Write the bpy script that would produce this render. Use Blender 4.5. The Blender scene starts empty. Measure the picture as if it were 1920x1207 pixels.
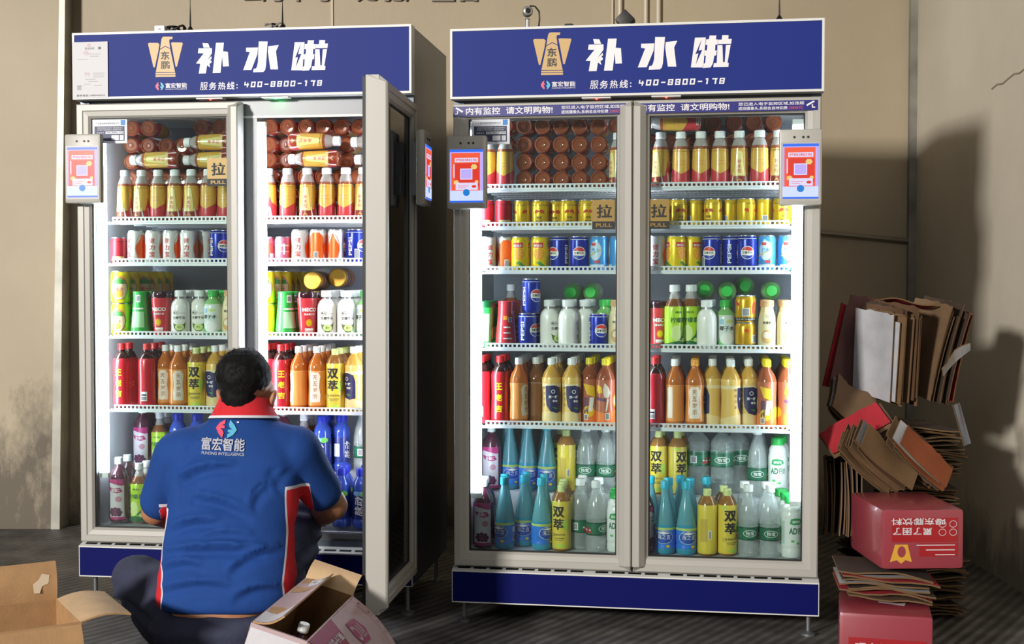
import bpy, bmesh, math, random
from mathutils import Vector, Matrix, noise
from mathutils.bvhtree import BVHTree
random.seed(7)
S = bpy.context.scene
COL = S.collection
PI = math.pi

# ------------------------------------------------------------------ camera, world, lights, exposure
HC = 1.235
cam_data = bpy.data.cameras.new('camera')
cam_data.sensor_width = 36.0
cam_data.lens = 36.0 * 2462.7 / 1920.0
cam_data.clip_start = 0.05
cam = bpy.data.objects.new('camera', cam_data)
cam.location = (0, 0, HC)
cam.rotation_euler = (PI / 2 - 0.0338, 0, 0)
COL.objects.link(cam)
S.camera = cam

world = bpy.data.worlds.new('daylight')
S.world = world
world.use_nodes = True
world.node_tree.nodes['Background'].inputs[0].default_value = (0.86, 0.92, 1.0, 1)
world.node_tree.nodes['Background'].inputs[1].default_value = 0.11

def area_light(name, loc, target, sx, sy, power, color):
    d = bpy.data.lights.new(name, 'AREA')
    d.shape = 'RECTANGLE'; d.size = sx; d.size_y = sy; d.energy = power; d.color = color
    o = bpy.data.objects.new(name, d)
    o.location = loc
    o.rotation_euler = (Vector(target) - Vector(loc)).to_track_quat('-Z', 'Y').to_euler()
    COL.objects.link(o)
    return o
area_light('daylight_from_gateway', (-7.9, -6.4, 4.0), (1.2, 5.6, 1.4), 1.3, 1.0, 1980, (1.0, 0.96, 0.90))
area_light('fill_from_above', (-1.5, -3.4, 5.2), (-0.6, 4.6, 0.9), 4.5, 1.6, 88, (1.0, 0.98, 0.96))  # added soft fill lamp above and behind the camera, not a known source

S.view_settings.view_transform = 'Standard'
S.view_settings.look = 'None'
S.view_settings.exposure = 0.0
S.view_settings.gamma = 1.0
S.view_settings.use_curve_mapping = False
S.cycles.transparent_max_bounces = 24
S.cycles.max_bounces = 8
S.cycles.caustics_reflective = False
S.cycles.caustics_refractive = False
S.cycles.sample_clamp_indirect = 4.0

# ------------------------------------------------------------------ materials
def lin(c):
    return c / 12.92 if c <= 0.04045 else ((c + 0.055) / 1.055) ** 2.4
def rgb(h):
    h = h.lstrip('#')
    return tuple(lin(int(h[i:i + 2], 16) / 255) for i in (0, 2, 4)) + (1.0,)
MATS = {}
def mat(name, col, rough=0.5, metal=0.0, emis=0.0, alpha=1.0, coat=0.0, noise_amt=0.0, noise_scale=20.0, bump=0.0, bump_scale=60.0, spec=0.5, translucent=0.0, stretch=None, glow_only=False):
    if name in MATS: return MATS[name]
    m = bpy.data.materials.new(name)
    m.use_nodes = True
    nt = m.node_tree
    b = nt.nodes['Principled BSDF']
    c = rgb(col) if isinstance(col, str) else tuple(col) + (1.0,)
    b.inputs['Base Color'].default_value = c
    b.inputs['Roughness'].default_value = rough
    b.inputs['Metallic'].default_value = metal
    b.inputs['Specular IOR Level'].default_value = spec
    b.inputs['Coat Weight'].default_value = coat
    b.inputs['Coat Roughness'].default_value = 0.08
    b.inputs['Alpha'].default_value = alpha
    m.diffuse_color = c
    if emis:
        if glow_only: b.inputs['Base Color'].default_value = (.01, .01, .01, 1)
        b.inputs['Emission Color'].default_value = c
        b.inputs['Emission Strength'].default_value = emis
    if noise_amt or bump:
        tc = nt.nodes.new('ShaderNodeTexCoord')
        mp = nt.nodes.new('ShaderNodeMapping')
        if stretch: mp.inputs['Scale'].default_value = stretch
        nt.links.new(tc.outputs['Object'], mp.inputs['Vector'])
        if noise_amt:
            n = nt.nodes.new('ShaderNodeTexNoise'); n.inputs['Scale'].default_value = noise_scale
            n.inputs['Detail'].default_value = 5
            nt.links.new(mp.outputs[0], n.inputs['Vector'])
            r = nt.nodes.new('ShaderNodeValToRGB')
            d = tuple(x * (1 - noise_amt) for x in c[:3]) + (1,)
            l = tuple(min(1, x * (1 + noise_amt)) for x in c[:3]) + (1,)
            r.color_ramp.elements[0].color = d; r.color_ramp.elements[1].color = l
            r.color_ramp.elements[0].position = 0.3; r.color_ramp.elements[1].position = 0.7
            nt.links.new(n.outputs[0], r.inputs[0]); nt.links.new(r.outputs[0], b.inputs['Base Color'])
        if bump:
            n2 = nt.nodes.new('ShaderNodeTexNoise'); n2.inputs['Scale'].default_value = bump_scale
            n2.inputs['Detail'].default_value = 3
            nt.links.new(mp.outputs[0], n2.inputs['Vector'])
            bp = nt.nodes.new('ShaderNodeBump'); bp.inputs['Strength'].default_value = bump
            bp.inputs['Distance'].default_value = 0.02
            nt.links.new(n2.outputs[0], bp.inputs['Height']); nt.links.new(bp.outputs[0], b.inputs['Normal'])
    if translucent:
        t = nt.nodes.new('ShaderNodeBsdfTranslucent'); t.inputs[0].default_value = c
        mx = nt.nodes.new('ShaderNodeMixShader'); mx.inputs[0].default_value = translucent
        nt.links.new(b.outputs[0], mx.inputs[1]); nt.links.new(t.outputs[0], mx.inputs[2])
        nt.links.new(mx.outputs[0], nt.nodes['Material Output'].inputs[0])
    MATS[name] = m
    return m
def glass_mat(name, tint, fac=0.06, haze=0.0):
    if name in MATS: return MATS[name]
    m = bpy.data.materials.new(name); m.use_nodes = True; nt = m.node_tree; nt.nodes.clear()
    out = nt.nodes.new('ShaderNodeOutputMaterial')
    tr = nt.nodes.new('ShaderNodeBsdfTransparent'); tr.inputs[0].default_value = rgb(tint)
    gl = nt.nodes.new('ShaderNodeBsdfGlossy'); gl.inputs['Roughness'].default_value = 0.02
    df = nt.nodes.new('ShaderNodeBsdfDiffuse'); df.inputs[0].default_value = (0.9, 0.93, 0.95, 1)
    fr = nt.nodes.new('ShaderNodeFresnel'); fr.inputs[0].default_value = 1.25
    m1 = nt.nodes.new('ShaderNodeMixShader'); m2 = nt.nodes.new('ShaderNodeMixShader')
    m1.inputs[0].default_value = haze
    nt.links.new(tr.outputs[0], m1.inputs[1]); nt.links.new(df.outputs[0], m1.inputs[2])
    nt.links.new(fr.outputs[0], m2.inputs[0])
    nt.links.new(m1.outputs[0], m2.inputs[1]); nt.links.new(gl.outputs[0], m2.inputs[2])
    nt.links.new(m2.outputs[0], out.inputs[0])
    MATS[name] = m
    return m

# ------------------------------------------------------------------ mesh builder
class MB:
    def __init__(self):
        self.v = []; self.f = []; self.m = []; self.s = []; self.mats = []
    def mi(self, m):
        if m not in self.mats: self.mats.append(m)
        return self.mats.index(m)
    def add(self, vs, fs, m, smooth=False):
        o = len(self.v); k = self.mi(m)
        self.v += [tuple(p) for p in vs]
        for f in fs:
            self.f.append(tuple(i + o for i in f)); self.m.append(k); self.s.append(smooth)
    def box(self, x0, y0, z0, x1, y1, z1, m, M=None):
        vs = [Vector((x, y, z)) for z in (z0, z1) for y in (y0, y1) for x in (x0, x1)]
        if M is not None: vs = [M @ p for p in vs]
        self.add(vs, [(0, 2, 3, 1), (4, 5, 7, 6), (0, 1, 5, 4), (2, 6, 7, 3), (0, 4, 6, 2), (1, 3, 7, 5)], m)
    def rbox(self, x0, y0, z0, x1, y1, z1, m, r=0.006, M=None):
        bm = bmesh.new()
        bmesh.ops.create_cube(bm, size=1)
        for p in bm.verts:
            p.co = Vector((x0 + (p.co.x + .5) * (x1 - x0), y0 + (p.co.y + .5) * (y1 - y0), z0 + (p.co.z + .5) * (z1 - z0)))
        bmesh.ops.bevel(bm, geom=list(bm.edges), offset=r, segments=2, affect='EDGES', profile=0.6)
        self.bm(bm, m, M, True)
    def bm(self, bm, m, M=None, smooth=False):
        bm.verts.index_update()
        self.add([(M @ p.co if M is not None else p.co.copy()) for p in bm.verts], [[p.index for p in f.verts] for f in bm.faces], m, smooth)
        bm.free()
    def lathe(self, prof, m, seg=28, mfun=None, M=None, smooth=True):
        vs = []; rings = []
        for r, z in prof:
            if r < 1e-6:
                rings.append([len(vs)]); vs.append(Vector((0, 0, z)))
            else:
                rings.append(list(range(len(vs), len(vs) + seg)))
                vs += [Vector((r * math.sin(2 * PI * j / seg), -r * math.cos(2 * PI * j / seg), z)) for j in range(seg)]
        if M is not None: vs = [M @ p for p in vs]
        groups = {}
        for i in range(len(rings) - 1):
            a, b = rings[i], rings[i + 1]
            mm = mfun((prof[i][1] + prof[i + 1][1]) / 2) if mfun else m
            g = groups.setdefault(mm, [])
            for j in range(seg):
                k = (j + 1) % seg
                if len(a) == 1 and len(b) == 1: continue
                if len(a) == 1: g.append((a[0], b[k], b[j]))
                elif len(b) == 1: g.append((a[j], a[k], b[0]))
                else: g.append((a[j], a[k], b[k], b[j]))
        o = len(self.v)
        self.v += [tuple(p) for p in vs]
        for mm, fs in groups.items():
            k = self.mi(mm)
            for f in fs:
                self.f.append(tuple(i + o for i in f)); self.m.append(k); self.s.append(smooth)
    def tube(self, pts, r, m, seg=8, closed=False):
        pts = [Vector(p) for p in pts]; n = len(pts); vs = []
        up = Vector((0.13, 0.37, 0.92))
        for i, p in enumerate(pts):
            a = pts[i - 1] if (i > 0 or closed) else p
            b = pts[(i + 1) % n] if (i < n - 1 or closed) else p
            t = (b - a).normalized()
            u = t.cross(up)
            if u.length < 1e-4: u = t.cross(Vector((1, 0, 0)))
            u.normalize(); w = u.cross(t)
            rr = r[i] if isinstance(r, (list, tuple)) else r
            vs += [p + (u * math.cos(2 * PI * k / seg) + w * math.sin(2 * PI * k / seg)) * rr for k in range(seg)]
        fs = []
        for i in range(n if closed else n - 1):
            for k in range(seg):
                a = i * seg + k; b = i * seg + (k + 1) % seg; c = ((i + 1) % n) * seg
                fs.append((b, a, c + k, c + (k + 1) % seg))
        if not closed:
            fs.append(tuple(range(seg))); fs.append(tuple(reversed(range((n - 1) * seg, n * seg))))
        self.add(vs, fs, m, True)
    def build(self, name, sharp=38):
        me = bpy.data.meshes.new(name)
        me.from_pydata(self.v, [], self.f)
        for m in self.mats: me.materials.append(m)
        me.polygons.foreach_set('material_index', self.m)
        me.polygons.foreach_set('use_smooth', self.s)
        me.update()
        if any(self.s): me.set_sharp_from_angle(angle=math.radians(sharp))
        return me

def link(name, me, parent=None, loc=None, rot=None):
    o = bpy.data.objects.new(name, me); COL.objects.link(o)
    if parent is not None: o.parent = parent
    if loc is not None: o.location = loc
    if rot is not None: o.rotation_euler = rot
    return o
def tag(o, label, cat, group=None, kind=None):
    if label: o['label'] = label
    if cat: o['category'] = cat
    if group: o['group'] = group
    if kind: o['kind'] = kind
    return o
def struct(name, me, loc=None, rot=None):
    o = link(name, me, None, loc, rot); o['kind'] = 'structure'; return o

# ------------------------------------------------------------------ flat shapes and lettering
_txt = {}
def glyphs(s, bold=0.0, shear=0.0):
    """vertices and faces of a line of lettering, scaled so that its box is 1 high; returns (verts, faces, width)"""
    key = (s, bold, shear)
    if key in _txt: return _txt[key]
    def filled(b):
        c = bpy.data.curves.new('lettering', 'FONT'); c.body = s; c.size = 1.0; c.offset = b; c.shear = shear; c.resolution_u = 3
        o = bpy.data.objects.new('lettering', c); COL.objects.link(o)
        dg = bpy.context.evaluated_depsgraph_get()
        me = o.evaluated_get(dg).to_mesh()
        v = [(p.co.x, p.co.y) for p in me.vertices]; f = [tuple(p.vertices) for p in me.polygons]
        o.evaluated_get(dg).to_mesh_clear()
        bpy.data.objects.remove(o); bpy.data.curves.remove(c)
        area = [sum(v[p[k]][0] * v[p[(k + 1) % len(p)]][1] - v[p[(k + 1) % len(p)]][0] * v[p[k]][1] for k in range(len(p))) / 2 for p in f]
        return v, f, sum(abs(a) for a in area), min(sum(a for a in area if a > 0), -sum(a for a in area if a < 0))
    # heavier strokes where the glyph's outline allows it without breaking
    v, f, thin, _ = filled(0.0)
    edges = {}
    for p in f:
        for k in range(len(p)):
            e = tuple(sorted((p[k], p[(k + 1) % len(p)]))); edges[e] = edges.get(e, 0) + 1
    rim = sum(math.dist(v[a], v[b]) for (a, b), n in edges.items() if n == 1)
    for b in (bold, bold * .75, bold * .55, bold * .4, bold * .25):
        if b <= 0: break
        v2, f2, a2, wrong = filled(b)
        if wrong < 1e-4 * a2 and a2 > thin + .9 * rim * b: v, f = v2, f2; break
    x0 = min(p[0] for p in v); x1 = max(p[0] for p in v); y0 = min(p[1] for p in v); y1 = max(p[1] for p in v)
    h = y1 - y0
    v = [((x - x0) / h, (y - y0) / h) for x, y in v]
    _txt[key] = (v, f, (x1 - x0) / h)
    return _txt[key]
def text_in(s, x0, y0, x1, y1, bold=0.0, shear=0.0, rot=0):
    """lettering stretched into a box; rot 90 turns it to read upward, -90 downward, 180 upside down"""
    v, f, w = glyphs(s, bold, shear)
    out = []
    for x, y in v:
        a, b = x / w, y
        if rot == 90: a, b = 1 - b, a
        elif rot == -90: a, b = b, 1 - a
        elif rot == 180: a, b = 1 - a, 1 - b
        out.append((x0 + a * (x1 - x0), y0 + b * (y1 - y0)))
    return (out, f)
def vert_text(s, cx, y1, size, step, bold=0.0):
    """characters one under another"""
    V = []; F = []
    for i, ch in enumerate(s):
        a, b = text_in(ch, cx - size / 2, y1 - i * step - size, cx + size / 2, y1 - i * step, bold)
        o = len(V); V += a; F += [tuple(k + o for k in f) for f in b]
    return (V, F)
def R4(x0, y0, x1, y1): return [(x0, y0), (x1, y0), (x1, y1), (x0, y1)]
def ELL(cx, cy, a, b, n=22, t0=0, t1=2 * PI):
    full = abs(t1 - t0 - 2 * PI) < 1e-6
    k = n if full else n + 1
    return [(cx + a * math.cos(t0 + (t1 - t0) * i / n), cy + b * math.sin(t0 + (t1 - t0) * i / n)) for i in range(k)]
def RING(cx, cy, a, b, w, n=22):
    o = ELL(cx, cy, a, b, n); i = ELL(cx, cy, a - w, b - w, n)
    V = o + i
    return (V, [(k, (k + 1) % n, n + (k + 1) % n, n + k) for k in range(n)])
def flat_bm(shape):
    bm = bmesh.new()
    if isinstance(shape, tuple):
        vs = [bm.verts.new((x, y, 0)) for x, y in shape[0]]
        for f in shape[1]:
            try: bm.faces.new([vs[i] for i in f])
            except ValueError: pass
    else:
        area = sum(shape[i][0] * shape[(i + 1) % len(shape)][1] - shape[(i + 1) % len(shape)][0] * shape[i][1] for i in range(len(shape)))
        pts = shape if area > 0 else list(reversed(shape))
        bm.faces.new([bm.verts.new((x, y, 0)) for x, y in pts])
        bm.normal_update()
        bmesh.ops.triangulate(bm, faces=list(bm.faces), ngon_method='EAR_CLIP')
    return bm
def cut(bm, axis, step):
    K = 1000.0
    for p in bm.verts: p.co *= K
    step = step * K
    lo = min(p.co[axis] for p in bm.verts); hi = max(p.co[axis] for p in bm.verts)
    k = math.ceil(lo / step + 1e-6)
    n = [0, 0, 0]; n[axis] = 1
    while k * step < hi - 1e-4:
        co = [0, 0, 0]; co[axis] = k * step + .0137
        bmesh.ops.bisect_plane(bm, geom=list(bm.verts) + list(bm.edges) + list(bm.faces), plane_co=co, plane_no=n, dist=1e-5)
        k += 1
    bmesh.ops.triangulate(bm, faces=[f for f in bm.faces if len(f.verts) > 4], ngon_method='EAR_CLIP')
    for p in bm.verts: p.co /= K
def decal_flat(mb, shape, m, M):
    """a flat shape laid on a plane: M maps (u, v, 0) to place"""
    mb.bm(flat_bm(shape), m, M)
def front(y):
    """maps a shape's (u, v) onto the upright plane that faces -y"""
    return Matrix(((1, 0, 0, 0), (0, 0, 1, y), (0, 1, 0, 0), (0, 0, 0, 1)))
def decal_front(mb, shape, m, y):
    """shape on the plane y, facing -y"""
    bm = flat_bm(shape); bm.verts.index_update()
    vs = [(p.co.x, y, p.co.y) for p in bm.verts]
    mb.add(vs, [[p.index for p in f.verts] for f in bm.faces], m); bm.free()
def wrap(mb, shape, m, radf, off, ustep=0.006, vstep=None):
    """shape rolled round a bottle: u is the arc from the front, v the height"""
    bm = flat_bm(shape)
    cut(bm, 0, ustep)
    if vstep: cut(bm, 1, vstep)
    bm.verts.index_update()
    vs = []
    for p in bm.verts:
        r0 = radf(p.co.y); a = p.co.x / 0.032; r = r0 + off
        vs.append((r * math.sin(a), -r * math.cos(a), p.co.y))
    mb.add(vs, [[p.index for p in f.verts] for f in bm.faces], m, True); bm.free()
def radius_of(prof):
    def f(z):
        for (r0, z0), (r1, z1) in zip(prof, prof[1:]):
            if z0 <= z <= z1 and z1 > z0: return r0 + (r1 - r0) * (z - z0) / (z1 - z0)
        return prof[-1][0]
    return f

# ------------------------------------------------------------------ drinks: one set of meshes per kind
KIND = {}
W_ = mat('white_plastic', '#eef0f0', 0.35)
STEEL = mat('can_metal', '#c9ccd0', 0.28, 0.9)
BLACKP = mat('black_print', '#1a1714', 0.6)
WHITEP = mat('white_print', '#f2f2ee', 0.5)
CODE = mat('barcode_print', '#8d8f92', 0.6)
CLEAR = mat('clear_plastic', '#cfd3d6', 0.08, alpha=0.38, spec=0.9)
CLEARN = mat('clear_neck_plastic', '#c8c2bd', 0.1, alpha=0.6, spec=0.8)

def cap_mesh(r, z0, z1, m, dome=0.0):
    mb = MB()
    h = z1 - z0
    prof = [(r * 0.98, z0), (r * 1.02, z0 + 0.002), (r * 1.02, z0 + h * .22), (r, z0 + h * .26), (r, z1 - 0.003), (r * .9, z1), (0, z1 + dome)]
    mb.lathe(prof, m, 24)
    for k in range(24):
        a = 2 * PI * k / 24
        x, y = r * math.sin(a), r * math.cos(a)
        mb.add([(x * 1.03 + y * .04, y * 1.03 - x * .04, z0 + h * .3), (x * 1.03 - y * .04, y * 1.03 + x * .04, z0 + h * .3), (x * 1.03 - y * .04, y * 1.03 + x * .04, z1 - 0.004), (x * 1.03 + y * .04, y * 1.03 - x * .04, z1 - 0.004)], [(1, 0, 3, 2)], m)
    return mb.build('cap')
def label_mesh(prof, z0, z1, base, decals, off=0.0006, zlist=None, vstep=.009, bands=()):
    rf = radius_of(prof)
    zs_ = sorted(set([z0, z1] + [z for r, z in prof if z0 < z < z1] + [b for b in bands]))
    mb = MB()
    mb.lathe([(rf(z) + off, z) for z in zs_], base, 30)
    for i, d in enumerate(decals):
        shp, m = d[0], d[1]; lay = d[2] if len(d) > 2 else 1
        wrap(mb, shp, m, rf, off + 0.00035 * lay + 0.0002, vstep=vstep)
    return mb.build('label')
def bottle(kind, name, look, cat, prof, body, cap, label, mfun=None, seg=28, rest=0.0):
    mb = MB(); mb.lathe(prof, body, seg, mfun)
    parts = [('body', mb.build('body'))]
    if cap: parts.append(('cap', cap_mesh(*cap)))
    if label: parts.append(('label', label_mesh(prof, *label)))
    h = cap[2] if cap else prof[-1][1]
    KIND[kind] = dict(name=name, look=look, cat=cat, parts=parts, h=h, r=max(p[0] for p in prof))
def can(kind, look, r, h, base, decals, name='drink_can'):
    prof = [(r * .78, 0), (r * .82, 0.0), (r * .97, .007), (r, .011), (r, h - .016), (r * .97, h - .011), (r * .88, h - .003)]
    rf = radius_of(prof)
    mb = MB(); mb.lathe([(0, .002)] + prof, base, 30)
    for d in decals: wrap(mb, d[0], d[1], rf, 0.0004 + 0.00035 * (d[2] if len(d) > 2 else 1))
    lid = MB(); lid.lathe([(r * .88, h - .004), (r * .9, h - .002), (r * .9, h), (r * .86, h), (r * .85, h - .004), (0, h - .004)], STEEL, 24)
    lid.box(-.006, -.012, h - .0035, .006, .012, h - .0018, STEEL)
    KIND[kind] = dict(name=name, look=look, cat='can', parts=[('body', mb.build('body')), ('lid', lid.build('lid'))], h=h, r=r)

# sports drink: amber drink, yellow and red sleeve
p = [(0, .004), (.008, .0025), (.011, .0055), (.0225, .005), (.026, 0), (.030, .003), (.0325, .012), (.0328, .03), (.0322, .06), (.0306, .10), (.0296, .132), (.0285, .142), (.0225, .160), (.0185, .168), (.0165, .174)]
yel = mat('sleeve_yellow', '#dcae48', 0.35, coat=.4); pale = mat('sleeve_pale_yellow', '#ead98a', 0.35, coat=.4); red = mat('sleeve_red', '#c63a42', 0.35, coat=.4); brn = mat('sleeve_brown_red', '#8d2f22', 0.35, coat=.4); pinkp = mat('sleeve_pink_print', '#cf5a5a', 0.5); olive = mat('sleeve_olive', '#b9a94a', .4)
amber = mat('amber_drink', '#b86a48', 0.12, coat=.5, translucent=.45)
q = .1005
dec = [(R4(-q, .100, q, .132), yel), ([(-.052, .104), (-.036, .04), (.036, .04), (.052, .104)], yel), ([(q - .052, .101), (q - .044, .068), (q, .045), (q + .044, .068), (q + .052, .101)], yel),
       ([(-.0125, .122), (.0125, .122), (.0225, .036), (-.0225, .036)], olive, 2), ([(-.0105, .119), (0, .125), (.0105, .119), (.0195, .037), (-.0195, .037)], pale, 3),
       ([(-.0205, .036), (.0205, .036), (.0235, .008), (-.0235, .008)], brn, 3), ([(-.0225, .05), (-.0205, .05), (-.0245, .008), (-.032, .008)], WHITEP, 2), ([(.0225, .05), (.0205, .05), (.0245, .008), (.032, .008)], WHITEP, 2),
       ([(q - .056, .05), (q - .05, .05), (q - .04, .008), (q - .052, .008)], WHITEP, 2), ([(q + .056, .05), (q + .05, .05), (q + .04, .008), (q + .052, .008)], WHITEP, 2),
       ([(-.008, .017), (0, .024), (.008, .017), (.008, .021), (0, .028), (-.008, .021)], yel, 4), (vert_text('补水啦', 0, .094, .0145, .0165, .03), pinkp, 4),
       (R4(q - .014, .008, q + .014, .016), WHITEP, 2), (R4(q - .012, .009, q + .012, .0145), CODE, 3), (R4(q - .02, .078, q + .02, .079), pinkp, 2), (R4(q - .018, .09, q + .018, .091), pinkp, 2), (R4(-q, .124, q, .126), mat('sleeve_orange', '#d98a2a', .4), 1)]
p = [(r * .945, z) for r, z in p]
bottle('dong', 'sports_drink_bottle', 'amber sports drink bottle', 'bottle', p, amber, (.0185, .170, .194, W_), (.008, .132, red, dec), mfun=lambda z: amber if z < .141 else CLEARN)

# cans
RB = mat('can_gold', '#e0b820', .3, .35); RBR = mat('can_gold_red', '#bf3512', .5); GRY = mat('can_gold_grey', '#6a5a20', .5)
bull = [(-.014, .046), (-.013, .052), (-.009, .056), (-.004, .056), (-.001, .053), (-.001, .05), (-.004, .049), (-.006, .046), (-.009, .049), (-.011, .046)]
bull = [(x * 1.3, .046 + (y - .046) * 1.35) for x, y in bull]
bull2 = [(-x, y) for x, y in bull]
tx = [(text_in('红牛', -.014, .010, .014, .023, .03), GRY, 2), (text_in('能量', -.009, .028, .009, .036, .03), GRY, 2), (bull, RBR, 2), (bull2, RBR, 2), (R4(-.05, .074, .05, .0755), GRY, 1), (R4(-.1, .079, .1, .080), GRY, 1)]
back = [(R4(.082, .014, .102, .036), WHITEP, 2), (R4(.084, .016, .100, .034), CODE, 3), ([(x + .058, y) for x, y in bull], RBR, 2), ([(x - .058, y) for x, y in bull2], RBR, 2)]
can('goldcan', 'short gold can with two red bulls', .0315, .094, RB, tx + back)
can('redcan', 'short red can', .0305, .096, mat('can_red', '#c02834', .35, .2), [([(-.03, .008), (.03, .008), (.022, .024), (-.022, .024)], mat('can_cream', '#e8cf8c', .5), 1), (R4(.085, .02, .115, .05), WHITEP, 1), (R4(-.1, .078, .1, .082), mat('can_dark_red', '#8f1a24', .4))])
can('pinkcan', 'short pink can', .030, .096, mat('can_pink', '#e0708c', .35, .2), [(R4(.018, .012, .058, .086), mat('can_rust', '#a24a34', .4), 1), (R4(.024, .014, .046, .034), WHITEP, 2), (R4(-.012, .03, -.004, .07), WHITEP, 1), (R4(-.03, .06, .014, .066), WHITEP, 1), (R4(-.03, .04, .014, .043), WHITEP, 1)])
OR = mat('can_orange', '#ee6a22', .35, .25); ORR = mat('can_red_print', '#cf3328', .5)
drop = lambda c: [(c, .110), (c + .008, .088), (c + .021, .066), (c + .024, .05), (c + .018, .03), (c + .011, .010), (c - .011, .010), (c - .018, .03), (c - .024, .05), (c - .021, .066), (c - .008, .088)]
can('jlb', 'white can with orange drop', .033, .122, mat('can_white', '#e6e4e2', .35, .2), [(vert_text('健力宝', 0, .092, .019, .025, .02), ORR, 2)] + [(drop(c), OR, 1) for c in (.05, -.05)] + [([(q + a, b) for a, b in [(-.026, .012), (.026, .012), (.026, .095), (.012, .11), (-.012, .11), (-.026, .095)]], OR, 1), (R4(q - .008, .014, q + .008, .04), WHITEP, 2), (R4(q - .006, .017, q + .006, .038), CODE, 3)] + [(RING(c, .055, .024, .05, .0012), ORR, 1) for c in (.05, -.05)])
BL = mat('can_blue', '#1c2f9e', .28, .35); BLR = mat('can_roundel_red', '#d63a38', .4); BLB = mat('can_roundel_blue', '#243aa8', .4)
def roundel(c, z, r):
    top = [(c + r * math.cos(t), z + r * math.sin(t)) for t in [PI * (.12 + .76 * i / 12) for i in range(13)]]
    bot = [(c + r * math.cos(t), z + r * math.sin(t)) for t in [PI * (1.12 + .76 * i / 12) for i in range(13)]]
    return [(ELL(c, z, r * 1.1, r * 1.1), WHITEP, 1), (top + [(c - r * .3, z + r * .42), (c + r * .3, z + r * .3)], BLR, 2), (bot + [(c + r * .3, z - r * .5), (c - r * .3, z - r * .4)], BLB, 2), (text_in('百事可乐', c - r * .8, z - r * .2, c + r * .8, z + r * .22, .02), BLACKP, 2)]
pd = []
for c in (0, q): pd += roundel(c, .062, .021)
pd += [(text_in('PEPSI', -.055, .026, -.042, .092, .02, 0, 90), WHITEP, 2), (text_in('PEPSI', q - .055, .026, q - .042, .092, .02, 0, 90), WHITEP, 2), (R4(.068, .014, .086, .05), WHITEP, 1), (R4(.07, .016, .084, .048), CODE, 2), (R4(-.1, .11, .1, .1115), WHITEP, 1)]
can('pepsi', 'blue cola can with roundel', .033, .122, BL, pd)
YC = mat('can_yellow', '#eccb1c', .3, .2); ORG = mat('can_orange_fruit', '#f09a22', .45); LEAF = mat('can_leaf_green', '#3f8a34', .5); RP = mat('can_red_patch', '#d23a3a', .5)
def orangeset(c):
    return [(R4(c - .018, .082, c + .018, .100), RP, 1), (text_in('鲜橙多', c - .015, .0845, c + .015, .0935, .04), WHITEP, 2), (ELL(c + .003, .06, .019, .02), ORG, 1), (ELL(c + .003, .06, .015, .016), mat('can_orange_light', '#f4b545', .5), 2),
            ([(c - .006, .028), (c + .004, .034), (c + .02, .022), (c + .03, .014), (c + .01, .016)], LEAF, 1)] + [([(c + .003, .06), (c + .003 + .014 * math.cos(t), .06 + .015 * math.sin(t)), (c + .003 + .014 * math.cos(t + .5), .06 + .015 * math.sin(t + .5))], ORG, 3) for t in (0, 1.05, 2.1, 3.15, 4.2, 5.25)]
can('orangecan', 'yellow can with orange slice', .033, .122, YC, orangeset(0) + orangeset(-.06) + orangeset(.06))
LB = mat('can_light_blue', '#4f9fe0', .3, .25); SIL = mat('can_pale_blue', '#c6dcec', .4)
can('bluecan', 'light blue can with pale swoosh', .033, .122, LB, sum([[(ELL(c - .002, .07, .022, .034), SIL, 1), (R4(c - .016, .088, c, .098), RP, 2), ([(c - .026, .048), (c + .018, .072), (c + .02, .078), (c - .026, .053)], mat('can_gold_line', '#d8c46a', .4), 2), (R4(c - .004, .026, c + .014, .036), RP, 2), (text_in('汽水', c - .016, .064, c + .012, .08, .02), LB, 3), (R4(c - .03, .014, c + .03, .022), SIL, 1)] for c in (0, .075, -.075)], []))
PIC = mat('can_peach_print', '#ecc49a', .5)
can('yellowcan', 'yellow juice can with oval picture', .036, .121, mat('can_bright_yellow', '#efd01a', .32, .15), sum([[(ELL(c, .058, .031, .044), mat('can_orange_arc', '#e8884a', .45), 1), (ELL(c, .054, .027, .041), PIC, 2), ([(c - .021, .072), (c - .016, .086), (c, .094), (c + .016, .086), (c + .021, .072)], LEAF, 3), (ELL(c - .004, .034, .016, .014), ORG, 3), (RING(c, .054, .028, .042, .0016), mat('can_dark_green', '#4a5a2c', .5), 3), (text_in('果汁', c - .014, .045, c + .014, .06, .02), RP, 4)] for c in (0, .1005)], []))
can('tallgold', 'tall gold can with black band', .036, .093, mat('can_deep_gold', '#d9a51e', .25, .45), [(R4(-.1, .006, .1, .017), BLACKP, 1), (text_in('维生素功能饮料', -.035, .009, .035, .014), WHITEP, 2), (R4(-.012, .022, .012, .05), WHITEP, 1), (R4(-.010, .024, .010, .048), CODE, 2), (R4(.02, .03, .03, .06), RBR, 1), ([(x + .04, y + .012) for x, y in bull], RBR, 1), ([(x - .04, y + .012) for x, y in bull2], RBR, 1)])

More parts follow.
